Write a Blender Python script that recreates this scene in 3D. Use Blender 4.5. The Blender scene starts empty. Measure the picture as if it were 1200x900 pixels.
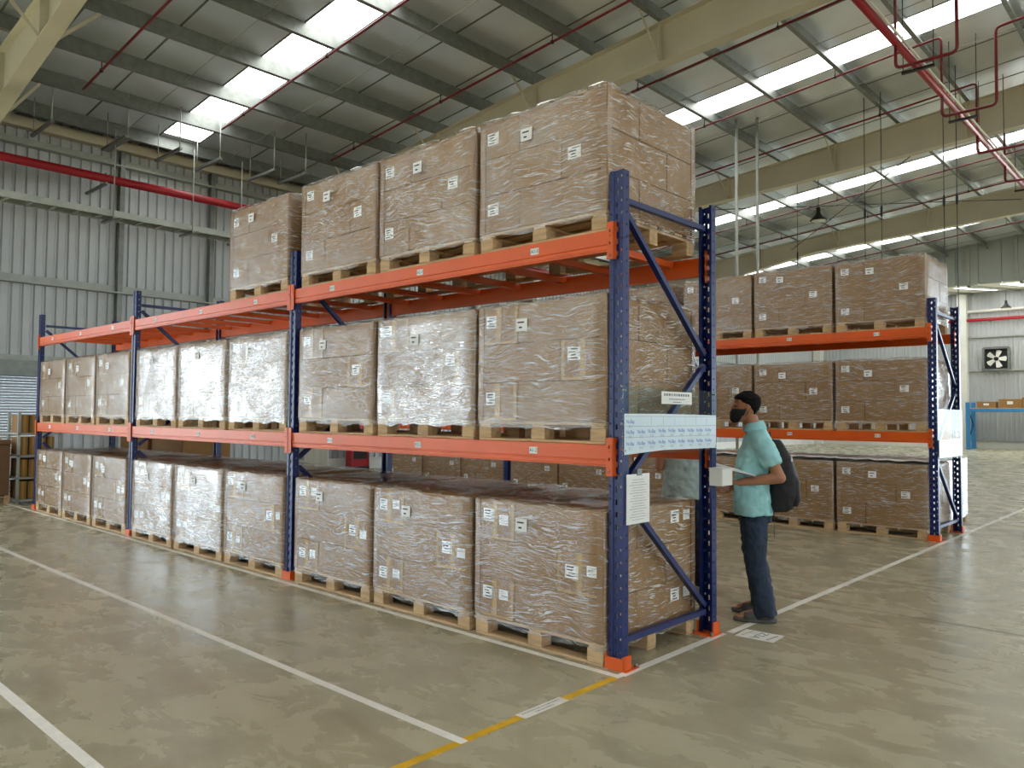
import bpy, bmesh, math, random
from mathutils import Vector, Matrix
random.seed(7)
R = math.radians
SC = bpy.context.scene
COL = SC.collection

# ------------------------------------------------------------------ camera
CX, CY, CZ = 2.7286, -3.8716, 1.5078
YAW, PIT, ROL, FPX = 0.746532, 0.0394999, 0.00796397, 914.785
fw = Vector((-math.sin(YAW)*math.cos(PIT), math.cos(YAW)*math.cos(PIT), math.sin(PIT)))
rt = Vector((math.cos(YAW), math.sin(YAW), 0)); up = rt.cross(fw)
rt, up = rt*math.cos(ROL)+up*math.sin(ROL), up*math.cos(ROL)-rt*math.sin(ROL)
cam = bpy.data.cameras.new('camera'); camo = bpy.data.objects.new('camera', cam); COL.objects.link(camo)
cam.sensor_fit = 'HORIZONTAL'; cam.sensor_width = 36.0; cam.lens = FPX/1200*36; cam.clip_start = .05; cam.clip_end = 400
m = Matrix.Identity(4)
for i in range(3):
    m[i][0] = rt[i]; m[i][1] = up[i]; m[i][2] = -fw[i]
m.translation = (CX, CY, CZ)
camo.matrix_world = m
SC.camera = camo

# ------------------------------------------------------------------ sky, exposure
SKYLIGHT = 3.6
SKY = 8.0
w = bpy.data.worlds.new('overcast_sky'); SC.world = w; w.use_nodes = True
bg = w.node_tree.nodes['Background']; bg.inputs[0].default_value = (.74, .88, 1.0, 1); bg.inputs[1].default_value = SKY
sun = bpy.data.lights.new('sun', 'SUN'); sun.energy = 20.0; sun.angle = R(1.0); sun.color = (1.0, .95, .87)
suno = bpy.data.objects.new('sun', sun); COL.objects.link(suno); suno.rotation_euler = (R(28), 0, R(6)); suno.location = (0, -40, 40)
SC.view_settings.view_transform = 'Standard'; SC.view_settings.look = 'None'
SC.view_settings.exposure = 0.78; SC.view_settings.gamma = 1.0
SC.cycles.use_denoising = True
SC.cycles.max_bounces = 10; SC.cycles.diffuse_bounces = 5; SC.cycles.glossy_bounces = 4
SC.cycles.transparent_max_bounces = 24; SC.cycles.transmission_bounces = 6
SC.cycles.caustics_reflective = False; SC.cycles.caustics_refractive = False
SC.cycles.sample_clamp_indirect = 6.0

# ------------------------------------------------------------------ materials
def srgb(r, g, b):
    f = lambda c: (c/255/12.92 if c/255 <= .04045 else ((c/255+.055)/1.055)**2.4)
    return (f(r), f(g), f(b), 1)
MATS = {}
def nodes_of(name):
    mt = bpy.data.materials.new(name); mt.use_nodes = True
    nt = mt.node_tree; b = nt.nodes['Principled BSDF']
    MATS[name] = mt
    return mt, nt, b
def nd(nt, typ, **kw):
    n = nt.nodes.new(typ)
    for k, v in kw.items(): setattr(n, k, v)
    return n
def mat(name, col, rough=.6, metal=0., var=.12, scale=6., bump=0., spec=.5, stretch=(1,1,1), coat=0.):
    """plain procedural paint/wood/card: base colour varied by noise, optional fine relief"""
    mt, nt, b = nodes_of(name)
    tc = nd(nt, 'ShaderNodeTexCoord'); mp = nd(nt, 'ShaderNodeMapping'); mp.inputs['Scale'].default_value = stretch
    nz = nd(nt, 'ShaderNodeTexNoise'); nz.inputs['Scale'].default_value = scale; nz.inputs['Detail'].default_value = 4
    oi = nd(nt, 'ShaderNodeObjectInfo'); ad = nd(nt, 'ShaderNodeVectorMath', operation='MULTIPLY_ADD')
    ad.inputs[1].default_value = (31., 17., 23.)
    nt.links.new(tc.outputs['Object'], mp.inputs[0]); nt.links.new(oi.outputs['Random'], ad.inputs[0]); nt.links.new(mp.outputs[0], ad.inputs[2])
    nt.links.new(ad.outputs[0], nz.inputs['Vector'])
    cr = nd(nt, 'ShaderNodeValToRGB')
    lo = tuple(c*(1-var) for c in col[:3])+(1,); hi = tuple(min(1, c*(1+var)) for c in col[:3])+(1,)
    cr.color_ramp.elements[0].position = .3; cr.color_ramp.elements[1].position = .7
    cr.color_ramp.elements[0].color = lo; cr.color_ramp.elements[1].color = hi
    nt.links.new(nz.outputs['Fac'], cr.inputs[0]); nt.links.new(cr.outputs[0], b.inputs['Base Color'])
    b.inputs['Roughness'].default_value = rough; b.inputs['Metallic'].default_value = metal
    b.inputs['Specular IOR Level'].default_value = spec
    if coat: b.inputs['Coat Weight'].default_value = coat; b.inputs['Coat Roughness'].default_value = .2
    if bump:
        bp = nd(nt, 'ShaderNodeBump'); bp.inputs['Strength'].default_value = bump; bp.inputs['Distance'].default_value = .01
        nt.links.new(nz.outputs['Fac'], bp.inputs['Height']); nt.links.new(bp.outputs[0], b.inputs['Normal'])
    return mt

mat('blue_paint', srgb(6, 31, 94), .38, var=.1, scale=3)
mat('orange_paint', srgb(226, 92, 12), .42, var=.07, scale=3)
mat('wood', srgb(196, 164, 122), .75, var=.22, scale=5, stretch=(1, 6, 6), bump=.2)
mat('cardboard', srgb(146, 109, 61), .75, var=.09, scale=4, bump=.05)
mat('corner_card', srgb(150, 114, 74), .7, var=.06)
mat('cardboard_dark', srgb(120, 88, 62), .8, var=.1, scale=4)
mat('tape_brown', srgb(176, 136, 60), .35, var=.08)
mat('paper', srgb(238, 238, 234), .6, var=.03)
mat('ink', srgb(28, 28, 30), .6, var=.05)
mat('ink_grey', srgb(120, 126, 134), .6, var=.05)
mat('ink_blue', srgb(30, 110, 190), .5, var=.05)
mat('beige_steel', srgb(204, 198, 176), .5, var=.05, scale=1.5)
mat('galvanised', srgb(128, 132, 128), .45, metal=.55, var=.15, scale=8)
mat('galv_pale', srgb(170, 174, 168), .5, metal=.25, var=.12, scale=5)
mat('wall_sheet_grey', srgb(186, 190, 192), .45, metal=.25, var=.06, scale=.8)
mat('panel_grey', srgb(178, 186, 184), .6, var=.04, scale=.8)
mat('white_paint', srgb(226, 226, 220), .55, var=.04, scale=2)
mat('red_paint', srgb(168, 14, 32), .35, var=.08)
mat('dark_metal', srgb(38, 40, 42), .45, metal=.4)
mat('tape_white', srgb(246, 243, 234), .45, var=.08, scale=14)
mat('tape_yellow', srgb(226, 176, 32), .5, var=.12, scale=14)
mat('floor_cut', srgb(62, 56, 48), .8)
mat('far_blue', srgb(54, 132, 190), .4)
mat('bay_black', srgb(20, 20, 22), .6)
mat('cloth_teal', srgb(164, 220, 224), .85, var=.08, scale=14, bump=.15)
mat('cloth_grey', srgb(172, 190, 188), .85, var=.08, scale=14, bump=.15)
mat('denim', srgb(36, 50, 70), .85, var=.25, scale=7, bump=.15)
mat('cloth_navy', srgb(26, 32, 46), .85, var=.15, scale=8)
mat('skin', srgb(170, 118, 88), .55, var=.08, scale=6)
mat('hair', srgb(10, 9, 9), .75, var=.2, scale=40, bump=.3, spec=.2)
mat('mask_black', srgb(20, 21, 23), .8)
mat('bag_black', srgb(24, 24, 27), .7, var=.2, scale=20, bump=.2)
mat('sole_grey', srgb(86, 86, 84), .7, var=.15, scale=30)
mat('shutter', srgb(178, 182, 186), .4, metal=.4, var=.05)
mat('foil', srgb(236, 242, 248), .30, metal=.6, var=.06, scale=1.1, bump=.12)
mat('dark_joint', srgb(110, 114, 112), .6)
mat('red_pipe_dark', srgb(120, 14, 28), .4, var=.08)

def floor_material():
    mt, nt, b = nodes_of('polished_concrete')
    tc = nd(nt, 'ShaderNodeTexCoord')
    n1 = nd(nt, 'ShaderNodeTexNoise'); n1.inputs['Scale'].default_value = .55; n1.inputs['Detail'].default_value = 8; n1.inputs['Roughness'].default_value = .6; n1.inputs['Distortion'].default_value = .4
    mp = nd(nt, 'ShaderNodeMapping'); mp.inputs['Rotation'].default_value = (0, 0, R(47)); mp.inputs['Scale'].default_value = (1.5, 2.5, 1)
    n2 = nd(nt, 'ShaderNodeTexNoise'); n2.inputs['Scale'].default_value = 1.5; n2.inputs['Detail'].default_value = 9; n2.inputs['Roughness'].default_value = .62; n2.inputs['Distortion'].default_value = .5
    n3 = nd(nt, 'ShaderNodeTexNoise'); n3.inputs['Scale'].default_value = 90; n3.inputs['Detail'].default_value = 2
    nt.links.new(tc.outputs['Object'], n1.inputs['Vector']); nt.links.new(tc.outputs['Object'], mp.inputs[0]); nt.links.new(mp.outputs[0], n2.inputs['Vector'])
    nt.links.new(tc.outputs['Object'], n3.inputs['Vector'])
    mx = nd(nt, 'ShaderNodeMix', data_type='FLOAT'); mx.inputs[0].default_value = .78
    nt.links.new(n1.outputs['Fac'], mx.inputs[2]); nt.links.new(n2.outputs['Fac'], mx.inputs[3])
    cr = nd(nt, 'ShaderNodeValToRGB'); e = cr.color_ramp.elements
    e[0].position = .28; e[0].color = srgb(146, 138, 112); e[1].position = .74; e[1].color = srgb(196, 189, 161)
    k = e.new(.5); k.color = srgb(174, 166, 138)
    nt.links.new(mx.outputs[0], cr.inputs[0]); nt.links.new(cr.outputs[0], b.inputs['Base Color'])
    rr = nd(nt, 'ShaderNodeMapRange'); rr.inputs[1].default_value = .3; rr.inputs[2].default_value = .7; rr.inputs[3].default_value = .17; rr.inputs[4].default_value = .36
    nt.links.new(n2.outputs['Fac'], rr.inputs[0]); nt.links.new(rr.outputs[0], b.inputs['Roughness'])
    bp = nd(nt, 'ShaderNodeBump'); bp.inputs['Strength'].default_value = .02; bp.inputs['Distance'].default_value = .004
    nt.links.new(n3.outputs['Fac'], bp.inputs['Height']); nt.links.new(bp.outputs[0], b.inputs['Normal'])
    b.inputs['Specular IOR Level'].default_value = .55
floor_material()

def schlick(nt, normal=None, base=.05, grow=.5):
    lw = nd(nt, 'ShaderNodeLayerWeight'); lw.inputs['Blend'].default_value = .5
    if normal is not None: nt.links.new(normal, lw.inputs['Normal'])
    pw = nd(nt, 'ShaderNodeMath', operation='POWER'); pw.inputs[1].default_value = 5.0
    nt.links.new(lw.outputs['Facing'], pw.inputs[0])
    ma = nd(nt, 'ShaderNodeMath', operation='MULTIPLY_ADD'); ma.inputs[1].default_value = grow; ma.inputs[2].default_value = base
    nt.links.new(pw.outputs[0], ma.inputs[0])
    return ma
def film_material(name, amount, haze, scale, tint=(1, 1, 1, 1)):
    """stretch film: clear, with thin horizontal wrinkles that catch the light and painted sparkle"""
    mt = bpy.data.materials.new(name); mt.use_nodes = True; MATS[name] = mt
    nt = mt.node_tree; nt.nodes.clear()
    out = nd(nt, 'ShaderNodeOutputMaterial')
    tc = nd(nt, 'ShaderNodeTexCoord'); oi = nd(nt, 'ShaderNodeObjectInfo')
    ad = nd(nt, 'ShaderNodeVectorMath', operation='MULTIPLY_ADD'); ad.inputs[1].default_value = (13., 29., 7.)
    nt.links.new(oi.outputs['Random'], ad.inputs[0]); nt.links.new(tc.outputs['Object'], ad.inputs[2])
    # a slow sag makes the wrinkles run slightly slanted and wavy
    lo = nd(nt, 'ShaderNodeTexNoise'); lo.inputs['Scale'].default_value = 2.2; lo.inputs['Detail'].default_value = 2
    nt.links.new(ad.outputs[0], lo.inputs['Vector'])
    sg = nd(nt, 'ShaderNodeVectorMath', operation='MULTIPLY_ADD'); sg.inputs[1].default_value = (0, 0, .22)
    nt.links.new(lo.outputs['Color'], sg.inputs[0]); nt.links.new(ad.outputs[0], sg.inputs[2])
    mp = nd(nt, 'ShaderNodeMapping'); mp.inputs['Scale'].default_value = (4.8, 4.8, 80.*scale); mp.inputs['Rotation'].default_value = (R(3), R(4), 0)
    nt.links.new(sg.outputs[0], mp.inputs[0])
    n1 = nd(nt, 'ShaderNodeTexNoise'); n1.inputs['Scale'].default_value = 1.6; n1.inputs['Detail'].default_value = 2.5; n1.inputs['Roughness'].default_value = .55; n1.inputs['Distortion'].default_value = .3
    nt.links.new(mp.outputs[0], n1.inputs['Vector'])
    bp = nd(nt, 'ShaderNodeBump'); bp.inputs['Strength'].default_value = 1.0; bp.inputs['Distance'].default_value = .0044
    nt.links.new(n1.outputs['Fac'], bp.inputs['Height'])
    gl = nd(nt, 'ShaderNodeBsdfGlossy'); gl.inputs['Roughness'].default_value = .11; gl.inputs['Color'].default_value = tint
    nt.links.new(bp.outputs[0], gl.inputs['Normal'])
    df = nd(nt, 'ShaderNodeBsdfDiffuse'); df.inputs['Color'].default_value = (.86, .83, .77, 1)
    nt.links.new(bp.outputs[0], df.inputs['Normal'])
    tr = nd(nt, 'ShaderNodeBsdfTransparent')
    # crease lines: specular sparkle of the wrinkles painted as pale diffuse streaks
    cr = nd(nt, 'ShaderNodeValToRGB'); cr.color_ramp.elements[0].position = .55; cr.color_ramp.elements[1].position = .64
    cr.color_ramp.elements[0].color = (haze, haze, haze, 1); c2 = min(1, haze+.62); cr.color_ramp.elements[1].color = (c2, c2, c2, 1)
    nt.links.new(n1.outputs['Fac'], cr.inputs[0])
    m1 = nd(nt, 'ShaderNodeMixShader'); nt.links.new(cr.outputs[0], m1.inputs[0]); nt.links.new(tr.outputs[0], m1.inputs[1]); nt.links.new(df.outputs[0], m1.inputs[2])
    # tightness of the film varies over the load
    n2 = nd(nt, 'ShaderNodeTexNoise'); n2.inputs['Scale'].default_value = 3.2; n2.inputs['Detail'].default_value = 3
    nt.links.new(ad.outputs[0], n2.inputs['Vector'])
    rg = nd(nt, 'ShaderNodeMapRange'); rg.inputs[1].default_value = .35; rg.inputs[2].default_value = .7; rg.inputs[3].default_value = amount*.5; rg.inputs[4].default_value = amount*1.5
    nt.links.new(n2.outputs['Fac'], rg.inputs[0])
    lw = schlick(nt, bp.outputs[0], .03)
    sm = nd(nt, 'ShaderNodeMath', operation='ADD', use_clamp=True); nt.links.new(rg.outputs[0], sm.inputs[0]); nt.links.new(lw.outputs[0], sm.inputs[1])
    m2 = nd(nt, 'ShaderNodeMixShader'); nt.links.new(sm.outputs[0], m2.inputs[0]); nt.links.new(m1.outputs[0], m2.inputs[1]); nt.links.new(gl.outputs[0], m2.inputs[2])
    nt.links.new(m2.outputs[0], out.inputs['Surface'])
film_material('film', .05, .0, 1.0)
film_material('film_glare', .115, .06, .9)  # glossier, hazier copy that boosts the door glare on picked loads
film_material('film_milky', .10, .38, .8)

def clear_material(name, tint, refl):
    mt = bpy.data.materials.new(name); mt.use_nodes = True; MATS[name] = mt
    nt = mt.node_tree; nt.nodes.clear(); out = nd(nt, 'ShaderNodeOutputMaterial')
    tr = nd(nt, 'ShaderNodeBsdfTransparent'); tr.inputs[0].default_value = tint
    gl = nd(nt, 'ShaderNodeBsdfGlossy'); gl.inputs['Roughness'].default_value = .08
    lw = schlick(nt, None, .015, .10)
    nz = nd(nt, 'ShaderNodeTexNoise'); nz.inputs['Scale'].default_value = 9
    mr = nd(nt, 'ShaderNodeMapRange'); mr.inputs[3].default_value = refl*.6; mr.inputs[4].default_value = refl*1.4
    nt.links.new(nz.outputs['Fac'], mr.inputs[0])
    sm = nd(nt, 'ShaderNodeMath', operation='ADD', use_clamp=True); nt.links.new(mr.outputs[0], sm.inputs[0]); nt.links.new(lw.outputs[0], sm.inputs[1])
    mx = nd(nt, 'ShaderNodeMixShader'); nt.links.new(sm.outputs[0], mx.inputs[0]); nt.links.new(tr.outputs[0], mx.inputs[1]); nt.links.new(gl.outputs[0], mx.inputs[2])
    nt.links.new(mx.outputs[0], out.inputs[0])
clear_material('acrylic', (.90, .96, .96, 1), .02)

def skylight_material():
    mt = bpy.data.materials.new('skylight_sheet'); mt.use_nodes = True; MATS['skylight_sheet'] = mt
    nt = mt.node_tree; nt.nodes.clear(); out = nd(nt, 'ShaderNodeOutputMaterial')
    em = nd(nt, 'ShaderNodeEmission'); em.inputs[1].default_value = SKYLIGHT
    tc = nd(nt, 'ShaderNodeTexCoord'); nz = nd(nt, 'ShaderNodeTexNoise'); nz.inputs['Scale'].default_value = 1.5
    cr = nd(nt, 'ShaderNodeValToRGB'); cr.color_ramp.elements[0].color = (.92, .94, .90, 1); cr.color_ramp.elements[1].color = (1, 1, .97, 1)
    nt.links.new(tc.outputs['Object'], nz.inputs['Vector']); nt.links.new(nz.outputs['Fac'], cr.inputs[0]); nt.links.new(cr.outputs[0], em.inputs[0])
    nt.links.new(em.outputs[0], out.inputs[0])
skylight_material()

# ------------------------------------------------------------------ mesh helpers
class MB:
    def __init__(s): s.v = []; s.f = []; s.mi = []; s.sm = []
    def quad(s, a, b, c, d, mi=0):
        n = len(s.v); s.v += [tuple(a), tuple(b), tuple(c), tuple(d)]; s.f.append((n, n+1, n+2, n+3)); s.mi.append(mi); s.sm.append(False); return s
    def box(s, x0, y0, z0, x1, y1, z1, mi=0):
        n = len(s.v)
        s.v += [(x0,y0,z0),(x1,y0,z0),(x1,y1,z0),(x0,y1,z0),(x0,y0,z1),(x1,y0,z1),(x1,y1,z1),(x0,y1,z1)]
        for q in ((0,3,2,1),(4,5,6,7),(0,1,5,4),(1,2,6,5),(2,3,7,6),(3,0,4,7)):
            s.f.append(tuple(n+i for i in q)); s.mi.append(mi); s.sm.append(False)
        return s
    def bevbox(s, x0, y0, z0, x1, y1, z1, b=.005, mi=0):
        """box with chamfered edges"""
        bm = bmesh.new(); bmesh.ops.create_cube(bm, size=1)
        for v in bm.verts: v.co = Vector(((x0+x1)/2+v.co.x*(x1-x0), (y0+y1)/2+v.co.y*(y1-y0), (z0+z1)/2+v.co.z*(z1-z0)))
        bmesh.ops.bevel(bm, geom=bm.edges[:], offset=b, segments=1, affect='EDGES')
        s.add_bm(bm, mi); return s
    def add_bm(s, bm, mi=0, smooth=False):
        n = len(s.v); bm.verts.index_update()
        s.v += [tuple(v.co) for v in bm.verts]
        for f in bm.faces: s.f.append(tuple(n+v.index for v in f.verts)); s.mi.append(mi); s.sm.append(smooth)
        bm.free(); return s
    def prism(s, prof, axis, a, b, mi=0, caps=True):
        """closed 2D profile extruded along axis ('x': prof=(y,z), 'y': prof=(x,z), 'z': prof=(x,y))"""
        def P(u, w, t): return {'x': (t,u,w), 'y': (u,t,w), 'z': (u,w,t)}[axis]
        n = len(s.v); k = len(prof)
        s.v += [P(u,w_,a) for u,w_ in prof]+[P(u,w_,b) for u,w_ in prof]
        for i in range(k):
            j = (i+1) % k; s.f.append((n+i,n+j,n+k+j,n+k+i)); s.mi.append(mi); s.sm.append(False)
        if caps:
            s.f.append(tuple(n+i for i in range(k))[::-1]); s.f.append(tuple(n+k+i for i in range(k))); s.mi += [mi,mi]; s.sm += [False,False]
        return s
    def bar(s, p, q, wd, ht, mi=0, upv=(0,0,1)):
        """rectangular bar between two points"""
        p, q = Vector(p), Vector(q); d = (q-p).normalized(); u = Vector(upv)
        if abs(d.dot(u)) > .98: u = Vector((1,0,0))
        sx = d.cross(u).normalized()*wd/2; sz = sx.cross(d).normalized()*ht/2
        n = len(s.v)
        for c in (p, q): s.v += [tuple(c-sx-sz), tuple(c+sx-sz), tuple(c+sx+sz), tuple(c-sx+sz)]
        for f in ((0,1,5,4),(1,2,6,5),(2,3,7,6),(3,0,4,7),(3,2,1,0),(4,5,6,7)):
            s.f.append(tuple(n+i for i in f)); s.mi.append(mi); s.sm.append(False)
        return s
    def tube(s, pts, r, k=8, mi=0, caps=True, smooth=True):
        """round tube along a polyline; r a number or a list"""
        pts = [Vector(p) for p in pts]; n0 = len(s.v); N = len(pts)
        rs = r if isinstance(r, (list, tuple)) else [r]*N
        prev = None
        for i, p in enumerate(pts):
            d = (pts[min(i+1,N-1)]-pts[max(i-1,0)]).normalized()
            if prev is None:
                u = Vector((0,0,1)) if abs(d.z) < .9 else Vector((1,0,0)); a = d.cross(u).normalized()
            else:
                a = (prev-d*prev.dot(d)).normalized()
            prev = a; b = d.cross(a)
            for j in range(k):
                t = 2*math.pi*j/k; s.v.append(tuple(p+(a*math.cos(t)+b*math.sin(t))*rs[i]))
        for i in range(N-1):
            for j in range(k):
                j2 = (j+1) % k
                s.f.append((n0+i*k+j, n0+i*k+j2, n0+(i+1)*k+j2, n0+(i+1)*k+j)); s.mi.append(mi); s.sm.append(smooth)
        if caps:
            s.f.append(tuple(n0+j for j in range(k))[::-1]); s.f.append(tuple(n0+(N-1)*k+j for j in range(k))); s.mi += [mi,mi]; s.sm += [False,False]
        return s
    def mesh(s, name, mats):
        me = bpy.data.meshes.new(name); me.from_pydata(s.v, [], s.f)
        for x in (mats if isinstance(mats, (list,tuple)) else [mats]): me.materials.append(MATS[x])
        me.polygons.foreach_set('material_index', s.mi); me.polygons.foreach_set('use_smooth', s.sm); me.update()
        return me
def obj(name, me, parent=None, loc=(0,0,0), rz=0.):
    o = bpy.data.objects.new(name, me); COL.objects.link(o); o.location = loc
    if rz: o.rotation_euler = (0,0,rz)
    if parent is not None: o.parent = parent
    return o
def tag(o, label=None, cat=None, group=None, kind=None):
    if label: o['label'] = label
    if cat: o['category'] = cat
    if group: o['group'] = group
    if kind: o['kind'] = kind
    return o
def thing(name, label, cat, loc=(0,0,0), rz=0., group=None):
    o = bpy.data.objects.new(name, None); COL.objects.link(o); o.location = loc; o.empty_display_size = .1
    if rz: o.rotation_euler = (0,0,rz)
    return tag(o, label, cat, group)
def struct(name, me, label=None):
    return tag(obj(name, me), label, None, None, 'structure')
def text_mesh(txt, size, material, name='print', spacing=1.0):
    """flat lettering as a mesh in the XY plane, centred"""
    cu = bpy.data.curves.new('t', 'FONT'); cu.body = txt; cu.size = size; cu.align_x = 'CENTER'; cu.align_y = 'CENTER'; cu.space_character = spacing
    cu.resolution_u = 2
    o = bpy.data.objects.new('t', cu); COL.objects.link(o)
    dg = bpy.context.evaluated_depsgraph_get(); me = bpy.data.meshes.new_from_object(o.evaluated_get(dg))
    bpy.data.objects.remove(o); bpy.data.curves.remove(cu)
    me.name = name; me.materials.clear(); me.materials.append(MATS[material])
    return me
_TXC = {}
_tm = text_mesh
def text_mesh(txt, size, material, name='print', spacing=1.0):
    k = (txt, size, material, spacing)
    if k not in _TXC: _TXC[k] = _tm(txt, size, material, name, spacing)
    return _TXC[k]
for l_ in 'AB':                                   # lettering is made first, while the scene is still empty
    for i_ in range(1, 10):
        for v_ in (2, 3): text_mesh('%s%d-%d' % (l_, i_, v_), .034, 'ink', 'lettering', .95)
text_mesh('No.Bay', .032, 'ink_blue', 'lettering', .9); text_mesh('Z2A', .085, 'ink', 'lettering', 1.1)
for i_ in range(1, 10): text_mesh('21.%d' % i_, .022, 'ink_grey', 'lettering')
def put(o, origin, xdir, updir):
    """place a flat XY-plane object: local x along xdir, local y along updir"""
    x = Vector(xdir).normalized(); y = Vector(updir).normalized(); z = x.cross(y)
    mm = Matrix.Identity(4)
    for i in range(3): mm[i][0] = x[i]; mm[i][1] = y[i]; mm[i][2] = z[i]
    mm.translation = origin; o.matrix_basis = mm
    return o

# ------------------------------------------------------------------ the hall
W, D, YB = 3.607, 1.142, 6.72            # rack bay, rack depth, front of the rear rack
XW, XR, XRIDGE = -15.05, 33.0, 9.0
Y0, YU, YF = -24.5, 31.46, 41.35
S = .0965
def zr(x, off=0.):                        # top of the rafters
    return CZ+7.4+off+S*((x if x <= XRIDGE else 2*XRIDGE-x)-CX)

fl = struct('floor', MB().box(-60, -60, -.2, 90, 100, 0).mesh('floor', 'polished_concrete'), 'polished grey-brown concrete floor')
cut = MB().box(-14.9, -.004, .0003, 32, .004, .0012).mesh('floor_joint', 'floor_cut')
for y in (2.59, 10.6, 18.6, 26.6): obj('floor_joint', cut, fl, (0, y, 0))
cut2 = MB().box(-.003, -16, .0003, .003, 40, .0012).mesh('floor_joint', 'floor_cut')
for x in (-8.4,): obj('floor_joint', cut2, fl, (x, 0, 0))

# roof: ribs of foil-backed sheet running up the slope, skylight strip in every bay
ce = struct('ceiling', MB().quad((XRIDGE, Y0, zr(XRIDGE,.30)), (XR, Y0, zr(XR,.30)), (XR, YU, zr(XR,.30)), (XRIDGE, YU, zr(XRIDGE,.30))).mesh('ceiling', 'foil'), 'silver foil underside of the sloping roof')
def deck(y0, y1, xa, xb, t=.03):
    z0, z1 = zr(xa,.30), zr(xb,.30)
    b = MB(); n = 0
    b.v = [(xa,y0,z0),(xb,y0,z1),(xb,y1,z1),(xa,y1,z0),(xa,y0,z0+t),(xb,y0,z1+t),(xb,y1,z1+t),(xa,y1,z0+t)]
    for q in ((0,3,2,1),(4,5,6,7),(0,1,5,4),(1,2,6,5),(2,3,7,6),(3,0,4,7)): b.f.append(q); b.mi.append(0); b.sm.append(False)
    return b
segs = [(0,.9),(.9,2.24),(2.24,3.75),(4.53,5.87),(5.87,7.2),(7.2,8.0)]
seg_me = [deck(a+.012, b-.012, XW-.3, XRIDGE).mesh('roof_sheet', 'foil') for a, b in segs]
sky_me = deck(3.75, 4.53, -14.2, XRIDGE, .02).mesh('skylight', 'skylight_sheet')
eave_me = deck(3.738, 4.542, XW-.3, -14.21).mesh('roof_sheet', 'foil')
lap_me = deck(-.018, .018, XW, XRIDGE, -.006).mesh('sheet_joint', 'dark_joint')
sky2_me = None
for k in range(-3, 4):
    yb = -.5+8*k
    for me in seg_me: obj('roof_sheet', me, ce, (0, yb, 0))
    obj('skylight', sky_me, ce, (0, yb, 0)); obj('roof_sheet', eave_me, ce, (0, yb, 0))
    for y in (.9, 2.24, 3.72, 4.56, 5.87, 7.2, 8.0): obj('sheet_joint', lap_me, ce, (0, yb+y, 0))
    b = MB(); xa, xb = XRIDGE+.4, XR-1; b.quad((xa,yb+3.75,zr(xa,.29)), (xa,yb+4.53,zr(xa,.29)), (xb,yb+4.53,zr(xb,.29)), (xb,yb+3.75,zr(xb,.29)))
    obj('skylight', b.mesh('skylight', 'skylight_sheet'), ce)

# purlins
def purlin_mesh(L):
    b = MB(); t = .004
    pr = [(-.035,0),(.035,0),(.035,.022),(.031,.022),(.031,.004),(-.031,.004),(-.031,.246),(-.1,.246),(-.1,.25),(-.035,.25)]
    b.prism([(-.004,0),(.075,0),(.075,.025),(.07,.025),(.07,.006),(.002,.006),(.002,.30),(-.075,.30),(-.075,.294),(-.004,.294)], 'y', 0, L)
    return b.mesh('purlin', 'galvanised')
pm = purlin_mesh(YU+2.5)
pm2 = purlin_mesh(-1.9-Y0)
x = -14.35
PX = []
while x < XRIDGE:
    PX.append(x); o = obj('purlin', pm, ce, (x, -2.0, zr(x)))
    o.rotation_euler = (0, -math.atan(S), 0)
    x += 1.43
# second bright gap strip beside each frame: bridging lines of sag rods
rod = MB().tube([(XW+.8, 0, zr(XW+.8,.06)), (XRIDGE, 0, zr(XRIDGE,.06))], .008, 5).mesh('sag_rod', 'galv_pale')
for k in range(4):
    for dy in (2.9, 5.2): obj('sag_rod', rod, ce, (0, -.5+8*k+dy, 0))

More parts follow.
